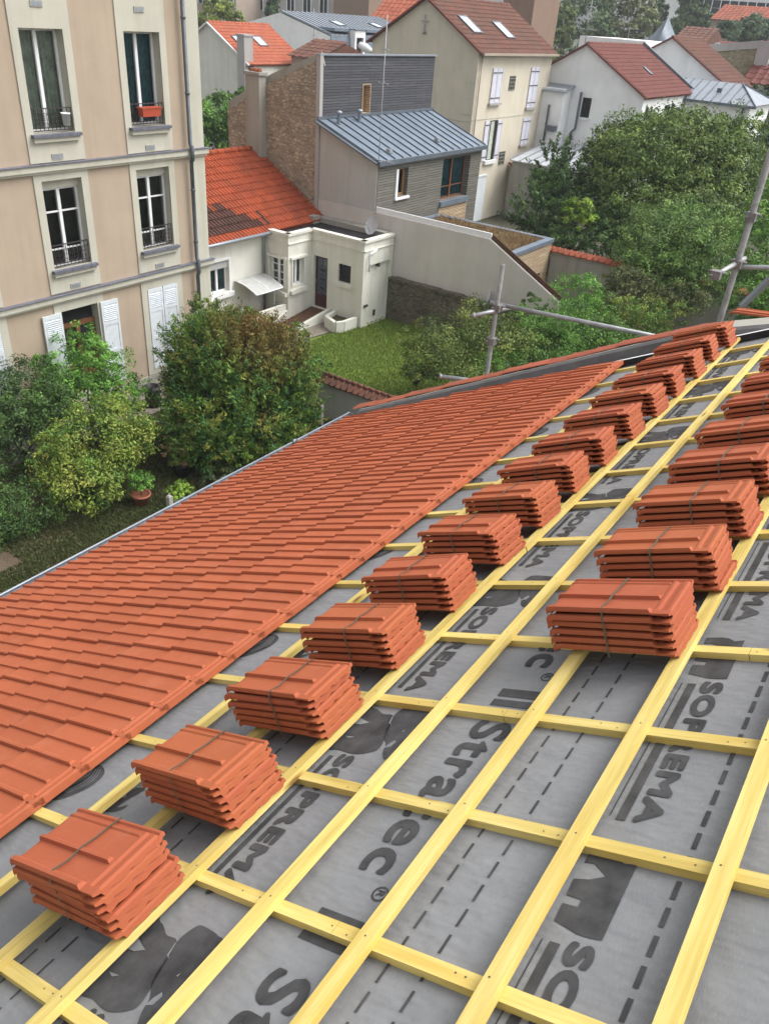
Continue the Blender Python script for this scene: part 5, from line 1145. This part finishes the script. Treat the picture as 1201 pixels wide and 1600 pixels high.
px_box('old_stone_house', 'old beige stone house with patched orange roof far behind the cedar', 'house', (1112, 28), (1215, 38), 125, 10, 'far_beige', 1.7, 'cap_tile', win=(3, 1, 1.0, 1.6))
mo = px_box('white_modern_building', 'large white modern building with bands of dark glass at the skyline', 'office building', (1040, -26), (1215, -12), 180, 14, 'white_wall', None); 
fr = F((180, 0, 0), (0, 1, 0), (-1, 0, 0)); yy0, yy1 = onX(1240, 10, 180)[1], onX(1045, 10, 180)[1]
for k in range(3):
    mb = MB(); z = onX(1100, 2 + 13 * k, 180)[2]; fr.box(mb, yy0, yy1 - 4, z - .9, z + .3, .02, .2); bd = obj('window', mb, M['dark'], mo); mb = MB(); y = yy0
    while y < yy1 - 4: fr.box(mb, y, y + .15, z - .9, z + .3, .2, .3); y += 1.6
    obj('frame', mb, M['white_paint'], bd)
# street lamp, aerials
p = onX(562, 70, 56); sl_ = empty('street_lamp', (p[0], p[1] - 1.0, G), 'white street lamp head leaning over the edge of the timber house', 'street lamp')
e = onX(580, 80, 56); e2 = onX(583, 84, 56); mb = MB(); mb.tube([p, (p + e) / 2, e], [.22, .30, .16], 10); obj('lamp_head', mb, M['white_paint'], sl_); mb = MB(); mb.tube([e, e2, (e2[0], e2[1], G)], .07, 6); obj('pole', mb, M['galv'], sl_)
def aerial(label, base, h, cats, cross=(0, 1, 0)):
    root = empty('roof_aerial', base, label, 'aerial'); b = np.array(base, float); mb = MB(); mb.tube([b, b + (0, 0, h)], .015 if b[0] < 40 else .022, 6); obj('mast', mb, M['galv'], root)
    for z, L_, n_ in cats:
        mb = MB(); c = b + (0, 0, z); d_ = np.array(cross, float); e_ = np.cross(d_, (0, 0, 1)); mb.tube([c - d_ * L_ / 2, c + d_ * L_ / 2], .012, 5)
        for k in range(n_): q = c - d_ * L_ / 2 + d_ * L_ * (k + .5) / n_; mb.tube([q - e_ * .16 - (0, 0, .05), q + e_ * .16 + (0, 0, .05)], .008, 4)
        obj('antenna', mb, M['galv'], root)
mz = onX(588, 345, 25.3); aerial('tall thin aerial mast against the corner of the timber clad house', (25.30, 17.62, -7.15), 7.0, [(2.55, 1.5, 9), (5.0, .5, 2), (6.0, .35, 2)], (0, -.9, .0))
q = onX(912, 66, 50.9); aerial('aerial with many short rods over the peak of the white gable house', (51.2, 21.4, -1.0), 2.6, [(2.3, .8, 4), (1.9, .7, 4), (.8, 1.2, 5)])
aerial('small branched aerial above the long white building', (74.5, onX(982, 50, 74.5)[1], -1.2), 1.3, [(1.2, 1.6, 6)])
aerial('thin aerial on the old red roof before the mansard house', (52.6, 43.1, -2.6), 2.3, [(.6, .3, 2)])

# ------------------------------------------------------------------ scaffold beyond the parapet
SC = empty('scaffold', (8.0, 3.8, G), 'grey tube scaffold standing outside the tiled parapet', 'scaffold')
def up_pole(x, y, z1, r=.0242, mat='grey_pole'):
    mb = MB(); mb.tube([(x, y, G), (x, y, z1)], r, 12); o = obj('upright', mb, M[mat], SC); return o
c = at(760, 585, 9.35); t = onY(786.5, 413, c[1]); px_, py_ = c[0], c[1]; up_pole(px_, py_, t[2], .026)
lz = onY(777, 478, py_)[2]
mb = MB(); e = onZ(995, 530, lz - .07); dirv = np.array((e[0] - px_ - .07, e[1] - py_, 0)); mb.tube([(px_ + .06, py_ + .12, lz), (px_ + .06 + dirv[0] * 1.6, py_ + dirv[1] * 1.6, lz)], .0245, 12); obj('ledger', mb, M['galv'], SC)
e = onZ(740, 490, lz - .03); mb = MB(); mb.tube([(px_ + .25, py_ - .06, lz - .055), (e[0], e[1], lz - .055)], .0245, 12); mb.tube([(e[0] + .005, e[1], lz - .055), (e[0] - .012, e[1] + .008, lz - .055)], .030, 12); obj('ledger', mb, M['galv'], SC)
a = at(686, 588, 9.2); b = at(750, 596, 9.3); mb = MB(); d_ = b - a; mb.tube([a, b + d_ * .6], .0245, 12); mb.tube([a - d_ * .0, a + d_ * .05], .031, 12); obj('ledger', mb, M['galv'], SC)
def clamp(p):
    mb = MB(); p = np.array(p, float); mb.box(p - (.045, .045, .04), p + (.045, .045, .04)); mb.tube([p + (-.08, .03, 0), p + (.08, .03, 0)], .013, 6); mb.tube([p + (0.03, -.08, 0.02), p + (.03, .08, .02)], .013, 6); obj('clamp', mb, M['grey_pole'], SC)
clamp((px_ + .02, py_, lz - .02)); q = onY(767, 533, py_); clamp((px_, py_, q[2]))
c = at(1128, 487, 8.1); t = onY(1205, 225, c[1]); qx, qy = c[0], c[1]; up_pole(qx, qy, t[2] + .4, .031)
l2 = onY(1150, 413, qy)[2]; e = onZ(1117, 430, l2); mb = MB(); mb.tube([(qx + .3, qy - .3 * (e[1] - qy) / (e[0] - qx + 1e-6) * 0, l2), e], .0245, 12); obj('ledger', mb, M['galv'], SC); clamp(e + (0.02, 0, 0))
e = onZ(1201, 418, l2 - .03); d_ = np.array((e[0] - qx, e[1] - qy, 0)); mb = MB(); mb.tube([(qx, qy, l2 - .03), (qx + d_[0] * 4, qy + d_[1] * 4, l2 - .03)], .0245, 12); obj('ledger', mb, M['galv'], SC); clamp((qx, qy, l2))
q = onY(1188, 330, qy); clamp((qx, qy, q[2]))
# aluminium plank and a loose tile at the far corner
a = at(1158, 478, 8.35); b = at(1225, 414, 8.0); mb = MB(); d_ = b - a; mb.bar(a + (0, 0, .0), a + d_ * 1.6, .11, .035, up=(.3, .2, 1)); pk = obj('scaffold_plank', mb, M['zinc'], base=a); tag(pk, 'bright aluminium plank slanting away beyond the corner of the parapet', 'scaffold plank')
NR = empty('shed', (10.5, 1.5, G), 'mossy rust red shed roof just beyond the aluminium plank', 'shed')
a = at(1166, 484, 10.2); mb = MB(); mb.hexa([(a[0], -3.0, a[2] - 1.0), (a[0], a[1], a[2] - .9), (a[0] + 2.5, a[1] - .3, a[2] + .3), (a[0] + 2.5, -3.0, a[2] + .3), (a[0], -3, a[2] - .9), (a[0], a[1], a[2] - .8), (a[0] + 2.5, a[1] - .3, a[2] + .4), (a[0] + 2.5, -3, a[2] + .4)]); obj('roof', mb, M['roof_brown'], NR); mb = MB(); mb.box((a[0] + .2, -2.9, G), (a[0] + 2.4, a[1] - .5, a[2] - 1.05)); obj('wall', mb, M['cement'], NR)
lt = bpy.data.objects.new('loose_roof_tile', tile_data); COL.objects.link(lt)
lp = at(1146, 484, 7.95); lt.matrix_world = Matrix.Translation(lp) @ Matrix.Rotation(R(-7), 4, 'X') @ Matrix.Rotation(R(-4), 4, 'Z') @ Matrix.Translation((-TW / 2, -TL, -.01)); tag(lt, 'loose orange roof tile lying askew at the corner of the parapet', 'roof tile')

# ------------------------------------------------------------------ planting, the shaded garden
def ground_under(px, py, d): p = at(px, py, d); return (p[0], p[1], G)
plant('broadleaf_shrub', 'tall fresh green shrub reaching up before the brown wooden door', 'shrub', ground_under(140, 620, 20.2),
      px_blobs([(140, 545, 28, 42, 20.0), (165, 585, 50, 45, 20.0), (100, 575, 45, 40, 20.2), (190, 620, 45, 45, 20.0), (120, 630, 70, 50, 20.0), (60, 590, 30, 35, 20.4)]), 15000, .085, GREEN_B, 31, .06)
plant('dark_shrub', 'dense dark green shrub between the white shutters and the low hedge', 'shrub', ground_under(30, 700, 19),
      px_blobs([(40, 620, 60, 55, 19.2), (25, 690, 70, 70, 18.6), (90, 650, 50, 50, 18.9), (-20, 640, 50, 70, 19)]), 17000, .085, GREEN_D, 32, .05)
plant('yellow_green_shrub', 'spreading yellow green shrub with bare lower branches above the dirt', 'shrub', (9.3, 14.6, G),
      px_blobs([(150, 690, 75, 55, 18.2), (95, 715, 45, 50, 18.0), (195, 660, 45, 40, 18.4), (215, 690, 32, 30, 18.3), (140, 755, 60, 40, 17.8), (85, 760, 34, 26, 17.6)]), 17000, .085, YELLOW, 33, .045, first=.25, clump=.3)
hg = empty('low_hedge', (5.5, 14.6, G), 'low clipped dark hedge along the bare dirt strip', 'hedge')
hb = [((x, 14.35 + .12 * math.sin(x * 2) + (x - 5) * .0, G + .45), (.75, .75, .62)) for x in np.arange(2.5, 8.4, .6)]
leaves('foliage', [(np.array(c), np.array(r)) for c, r in hb], 42000, .06, GREEN_D, hg, 34, clump=.3, fill=.5)
mb = MB()
for x in np.arange(2.6, 8.4, .3): mb.tube([(x, 14.35, G), (x + .05, 14.4, G + .5)], .012, 5)
obj('stem', mb, M['bark'], hg)
th = empty('thuja_bush', (13.6, 14.2, G), 'huge feathery conifer bush with browned top beside the dividing wall', 'conifer')
tb_ = px_blobs([(375, 575, 85, 75, 20.2), (330, 560, 70, 65, 20.3), (420, 580, 65, 75, 20.3), (370, 640, 110, 60, 20.2), (300, 620, 45, 65, 20.4), (450, 630, 50, 60, 20.4), (350, 680, 75, 38, 20.2), (420, 670, 65, 40, 20.2), (372, 530, 46, 26, 20.6), (322, 522, 30, 20, 20.8), (425, 528, 16, 16, 20.6)])
tc = at(405, 530, 20.0); tc2 = at(410, 620, 19.0)
def brownf(p):
    d = np.array(p) - tc; e = np.array(p) - at(415, 650, 19.2)
    return max(0, 1 - (np.dot(d * (.75, .75, .62), d) / 1.7)) * .85 + max(0, 1 - np.dot(e, e) / .12) * .9
TH = [((.058, .092, .017), 3), ((.042, .078, .017), 3), ((.085, .092, .020), 2), ((.024, .060, .019), 3)]
leaves('foliage', tb_, 150000, .095, TH, th, 35, clump=.17, shape=.26, fill=.66, per=36, flat=True, brown=brownf)
stems(th, (13.6, 14.2, G), [b[0] for b in tb_], .09, 'trunk', seed=35)
plant('climbing_shrub', 'straggly dark shrub at the foot of the grey downpipe', 'shrub', (16.1, 17.3, G), px_blobs([(318, 485, 22, 28, 23.0), (345, 492, 28, 18, 23.0), (372, 500, 28, 18, 23.0)]), 3500, .09, OLIVE, 36, .03)
plant('laurel_shrub', 'glossy green shrub in front of the cottage canopy', 'shrub', (19.2, 18.9, G), px_blobs([(388, 495, 22, 16, 25.2), (415, 510, 30, 18, 25.0), (448, 520, 30, 18, 25.0), (430, 530, 30, 18, 24.8)]), 4500, .10, GREEN_M, 37, .03)
plant('grey_shrub', 'sparse dry shrub on the lawn edge by the yard path', 'shrub', (20.0, 17.1, G), px_blobs([(462, 527, 22, 14, 24.6), (440, 540, 22, 12, 24.3)]), 1500, .08, GREY_G, 38, .02)
plant('lawn_shrub', 'small low shrub growing by the end of the tile capped wall', 'shrub', (18.4, 15.4, G), px_blobs([(500, 566, 18, 10, 22.8), (515, 574, 12, 7, 22.5)]), 1300, .07, GREEN_M, 39, .015)
def potted(name, label, px, py, pot_h, pot_r, mat, blobs, n, pal, seed, size=.06):
    b = onZ(px, py, G); root = empty(name, b, label, 'potted plant'); mb = MB(); mb.lathe(b, [(.001, .01), (pot_r * .72, .01), (pot_r * .95, pot_h * .85), (pot_r * 1.06, pot_h * .86), (pot_r * 1.06, pot_h), (pot_r * .9, pot_h), (pot_r * .85, pot_h * .9), (.001, pot_h * .9)], 20); obj('pot', mb, M[mat], root)
    bl = px_blobs(blobs); leaves('foliage', bl, n, size, pal, root, seed, clump=.3); stems(root, b + (0, 0, pot_h * .85), [q[0] for q in bl], .02, 'stem', seed=seed)
HYD = [((.10, .135, .035), 3), ((.07, .115, .03), 3), ((.24, .14, .10), 2)]
dd = lambda px, py: float(CAM[2] @ onZ(px, py, G))
d1 = dd(285, 742); potted('potted_hydrangea', 'hydrangea with faded pinkish blooms in a black pot', 285, 742, .34, .24, 'plastic_black', [(280, 705, 24, 18, d1 - .3), (265, 695, 14, 12, d1 - .3), (296, 715, 14, 12, d1 - .3)], 2600, HYD, 41)
d1 = dd(222, 788); potted('terracotta_pot_plant', 'leafy green plant in a round terracotta pot on the grass', 222, 788, .30, .22, 'terracotta', [(220, 752, 20, 14, d1 - .3), (212, 758, 12, 10, d1 - .3)], 1500, GREEN_B, 42)
for nm, lb, bl, pal, sd in (('bright_bush', 'bright yellow green low bush next to the concrete post by the gutter', [(278, 762, 20, 13), (285, 770, 18, 10)], [((.14, .20, .035), 3), ((.10, .16, .03), 2)], 43),
                            ('pale_bush', 'pale green hydrangea bush at the foot of the conifer', [(336, 700, 14, 16), (340, 712, 14, 10)], [((.14, .17, .06), 3), ((.10, .135, .045), 2)], 44),
                            ('silvery_bush', 'loose silvery green bush close to the gutter edge', [(345, 745, 24, 15), (325, 752, 16, 10), (365, 740, 14, 10)], GREY_G, 45),
                            ('bluish_bush', 'small bluish leafed plant wrapped around the concrete post', [(292, 787, 14, 9)], [((.10, .13, .11), 3), ((.07, .10, .08), 2)], 46)):
    bb = [(x, y, a, b, dd(x, y + b) - .15) for x, y, a, b in bl]; plant(nm, lb, 'bush', onZ(bl[0][0], bl[0][1] + bl[0][3], G), px_blobs(bb), 1700, .06, pal, sd, .015, clump=.3)
b = onZ(240, 634, G); mb = MB(); mb.lathe(b, [(.001, .01), (.20, .01), (.215, .30), (.225, .62), (.205, .62), (.20, .55), (.001, .55)], 20); tag(obj('rain_barrel', mb, M['plastic_black'], base=b), 'black barrel standing against the wall under the closed shutters', 'barrel')
for lb, x, y in (('grey concrete post standing in the bushes by the gutter', 268, 812), ('grey concrete post at the foot of the dividing wall', 501, 664)):
    b = onZ(x, y, G); mb = MB(); mb.box(b - (.055, .055, 0), b + (.055, .055, .62)); mb.hexa([b + np.array(q) for q in ((-.055, -.055, .62), (.055, -.055, .62), (.055, .055, .62), (-.055, .055, .62), (-.03, -.03, .66), (.03, -.03, .66), (.03, .03, .66), (-.03, .03, .66))]); tag(obj('concrete_post', mb, M['concrete'], base=b), lb, 'post')
# pipe sticking out below the gutter
a = at(459, 690, 9.0); b = at(500, 689, 8.9); mb = MB(); mb.tube([a, b + (b - a) * .5], .024, 12); mb.tube([a, a + (b - a) * .08], .031, 12); tag(obj('scaffold_tube', mb, M['galv'], base=a), 'short galvanised tube poking out past the gutter near the conifer', 'tube')

# ------------------------------------------------------------------ planting beyond
plant('fruit_tree', 'airy olive green fruit tree standing on the lawn before the rubble wall', 'tree', (20.6, 12.4, G), px_blobs([(700, 540, 62, 50, 24.0), (745, 515, 55, 45, 24.3), (665, 560, 42, 38, 23.8), (720, 585, 70, 32, 23.6), (790, 545, 50, 50, 24.0), (650, 530, 30, 26, 24.2), (640, 585, 24, 16, 23.6)]), 17000, .085, OLIVE, 51, .10, clump=.3, fill=.3)
plant('garden_shrub', 'mid green shrub row under the long scaffold tube', 'shrub', (24.5, 10.0, G), px_blobs([(840, 550, 55, 45, 24.5), (880, 520, 55, 45, 25.0), (930, 530, 55, 40, 25), (830, 515, 40, 38, 25.3), (790, 580, 50, 30, 23.5), (960, 540, 40, 30, 25)]), 21000, .085, GREEN_M, 52, .06)
plant('pear_shrub', 'bright leafy shrub rising in front of the cement garden wall', 'shrub', (27.5, 9.0, G), px_blobs([(900, 465, 42, 38, 27.5), (925, 500, 45, 35, 27.0), (885, 505, 34, 26, 27)]), 10000, .09, GREEN_B, 53, .05)
plant('quince_shrub', 'yellowish green shrub close behind the row of stacked tiles', 'shrub', (27.5, 7.0, G), px_blobs([(1000, 500, 42, 34, 26.5), (1045, 495, 32, 28, 26.5), (965, 495, 34, 32, 26.7), (990, 525, 60, 26, 26)]), 11000, .09, [((.075, .115, .028), 3), ((.11, .13, .03), 2), ((.05, .085, .024), 2)], 54, .05)
plant('small_rose_bush', 'dark leafy bush against the sloped end of the party wall', 'bush', (24.4, 11.2, G), px_blobs([(826, 478, 16, 22, 25.8), (845, 488, 16, 18, 25.7), (808, 500, 22, 18, 25.6)]), 2600, .085, GREEN_D, 55, .03)
plant('big_round_tree', 'very large round crowned tree hiding the front of the white house', 'tree', (36.5, 9.5, G), px_blobs([(1040, 270, 120, 80, 36), (1100, 300, 90, 85, 35.5), (985, 290, 80, 75, 36), (1060, 225, 85, 45, 37), (1140, 270, 60, 80, 36), (960, 260, 50, 55, 36.5), (1040, 340, 110, 70, 34.5), (1110, 230, 60, 40, 37)]), 85000, .17, [((.062, .092, .024), 3), ((.048, .075, .020), 3), ((.082, .108, .032), 2), ((.032, .052, .015), 2)], 56, .28, clump=.17, fill=.72, per=38)
plant('hazel_tree', 'paler bushy tree leaning out over the terracotta capped wall', 'tree', (31.5, 7.5, G), px_blobs([(1040, 390, 70, 55, 29), (1085, 405, 60, 55, 28.2), (1005, 395, 42, 50, 29.5), (1110, 375, 45, 50, 29), (1060, 340, 55, 30, 30), (1020, 430, 45, 30, 28.2), (1090, 440, 50, 28, 27.6)]), 36000, .115, [((.075, .12, .034), 3), ((.060, .10, .030), 3), ((.095, .135, .045), 2), ((.04, .07, .024), 2)], 57, .10)
plant('sumac_tree', 'dark feathery tree close to the cream house and the glazed porch', 'tree', (36, 15.0, G), px_blobs([(862, 265, 36, 38, 37), (852, 300, 26, 30, 37), (880, 300, 46, 44, 36.5), (845, 335, 50, 40, 36), (900, 345, 45, 45, 35.5), (925, 275, 24, 45, 36.8), (835, 355, 24, 20, 36.5)]), 24000, .17, GREEN_D, 58, .12, shape=.3, flat=True)
plant('yellow_sapling', 'small sapling of bright yellow green leaves against the dark trees', 'tree', (33.5, 11.5, G), px_blobs([(905, 328, 26, 18, 32.5), (918, 348, 16, 16, 32.4), (888, 338, 14, 12, 32.4)]), 1900, .22, [((.12, .165, .03), 3), ((.09, .145, .028), 2)], 59, .05, shape=.3)
plant('under_tree', 'dark undergrowth bush beneath the sapling behind the capped wall', 'bush', (33, 10.5, G), px_blobs([(890, 375, 40, 20, 33), (940, 380, 40, 28, 32.8), (960, 350, 36, 30, 33.5), (985, 375, 30, 28, 33)]), 9000, .12, GREEN_D, 60, .06)
plant('edge_tree', 'green tree partly behind the upright scaffold tube', 'tree', (26, 1.5, G), px_blobs([(1190, 390, 50, 60, 24), (1170, 450, 50, 45, 23), (1210, 460, 40, 50, 23), (1200, 330, 40, 40, 25)]), 18000, .10, GREEN_M, 61, .1)
plant('cedar_shrub', 'grey green bushy tree beside the zinc roofed wing', 'tree', (58, 9.5, G), px_blobs([(1195, 195, 34, 40, 57), (1185, 165, 22, 26, 58), (1205, 230, 36, 40, 55), (1178, 225, 20, 30, 56)]), 12000, .26, FAR_D, 62, .2)
plant('wall_bush', 'low ragged growth at the foot of the cement wall', 'bush', (29, 8.0, G), px_blobs([(975, 440, 34, 26, 28), (1010, 460, 44, 28, 27.6), (1065, 465, 44, 24, 27.2), (940, 470, 26, 20, 28)]), 12000, .10, [((.07, .075, .035), 3), ((.045, .055, .025), 2)], 63, .04, fill=.3)
hd_ = empty('tall_hedge', (30, 30, G), 'tall green hedge filling the gap between the pink building and the rubble gable', 'hedge')
leaves('foliage', px_blobs([(350, 190, 34, 40, 43), (385, 160, 20, 26, 44), (330, 215, 34, 40, 42), (372, 205, 30, 40, 42), (322, 180, 20, 26, 43)]), 14000, .2, [((.055, .105, .028), 3), ((.075, .125, .035), 2), ((.04, .08, .022), 2)], hd_, 64, clump=.25)
stems(hd_, ground_under(350, 230, 43), [at(350, 200, 43), at(330, 215, 42), at(375, 205, 42)], .1, 'stem', seed=64)
b = onZ(1062, 478, G); WP = empty('wood_pile', b, 'heap of old brown boards below the scaffold by the garden wall', 'wood pile'); rg = random.Random(2); 
for k in range(9):
    a = b + (rg.uniform(-.6, .6), rg.uniform(-1.0, 1.0), .12 + .09 * k); an = rg.uniform(-.5, .5) + 1.5; mb = MB(); dv = np.array((math.cos(an), math.sin(an), rg.uniform(-.05, .05))); mb.bar(a - dv, a + dv, .16, .03); obj('plank', mb, M['wood_old'], WP)
FT = [('far_oak', 'broad dark tree in the wood behind the white long building', [(905, 30, 50, 45, 105), (880, 60, 32, 40, 100), (935, 60, 34, 28, 104)], FAR_D),
      ('far_lime', 'olive toned tree in the wood above the wine brown ridge', [(975, 20, 46, 40, 110), (1000, 50, 28, 30, 106), (960, 55, 32, 22, 106)], [((.055, .065, .03), 3), ((.07, .075, .036), 2)]),
      ('far_conifer', 'dark pyramid shaped conifer between the modern building and the turret', [(1080, 30, 26, 32, 120), (1075, 5, 16, 24, 121), (1100, 45, 14, 20, 118)], FAR_D),
      ('far_birch', 'thin grey green tree next to the small orange roof', [(1025, 25, 14, 22, 112), (1050, 50, 14, 16, 110)], FAR_D),
      ('far_cedar', 'dark layered cedar in front of the old stone house', [(1150, 52, 34, 14, 95), (1185, 45, 34, 18, 96), (1130, 62, 22, 12, 94), (1200, 65, 26, 14, 93)], [((.035, .055, .036), 3), ((.05, .07, .045), 2)]),
      ('far_yellow_tree', 'yellowish round tree before the far grey building', [(340, 22, 32, 22, 82), (322, 30, 20, 18, 82), (362, 28, 18, 16, 82)], [((.11, .125, .035), 3), ((.085, .105, .03), 2)]),
      ('far_fir', 'small dark fir beside the grey stone building', [(425, 5, 9, 14, 92), (423, 18, 12, 8, 92)], FAR_D),
      ('gap_tree', 'yellow tinged tree in the gap beside the brown flat block', [(868, 75, 14, 22, 80), (880, 40, 20, 30, 95)], [((.07, .085, .03), 3), ((.045, .065, .028), 2)]),
      ('stone_end_vine', 'creeper climbing the pale rubble house end', [(1132, 120, 8, 16, 70), (1148, 128, 8, 12, 70)], FAR_D),
      ('far_garden_tree', 'bushy green tree below the red roof by the white chimney', [(1185, 140, 26, 16, 66), (1170, 150, 18, 18, 66)], GREEN_M)]
for i, (nm, lb, bl, pal) in enumerate(FT): plant(nm, lb, 'tree', ground_under(bl[0][0], bl[0][1], bl[0][4]), px_blobs(bl), 6500 if i < 5 else 3000, .0052 * bl[0][4], pal, 70 + i, .2, clump=.26)

# ------------------------------------------------------------------ thin air haze over the town
mb = MB(); mb.box((-6, -320, G - 1.2), (420, 420, 14)); hz = obj('haze', mb, [], None); hz['kind'] = 'stuff'
hm = bpy.data.materials.new('thin_haze'); hm.use_nodes = True; ht = hm.node_tree; ht.nodes.clear()
hv = ht.nodes.new('ShaderNodeVolumePrincipled'); hv.inputs['Color'].default_value = (.86, .90, .96, 1); hv.inputs['Density'].default_value = .0006; hv.inputs['Anisotropy'].default_value = 0.0
ho = ht.nodes.new('ShaderNodeOutputMaterial'); ht.links.new(hv.outputs[0], ho.inputs['Volume']); hz.data.materials.append(hm)
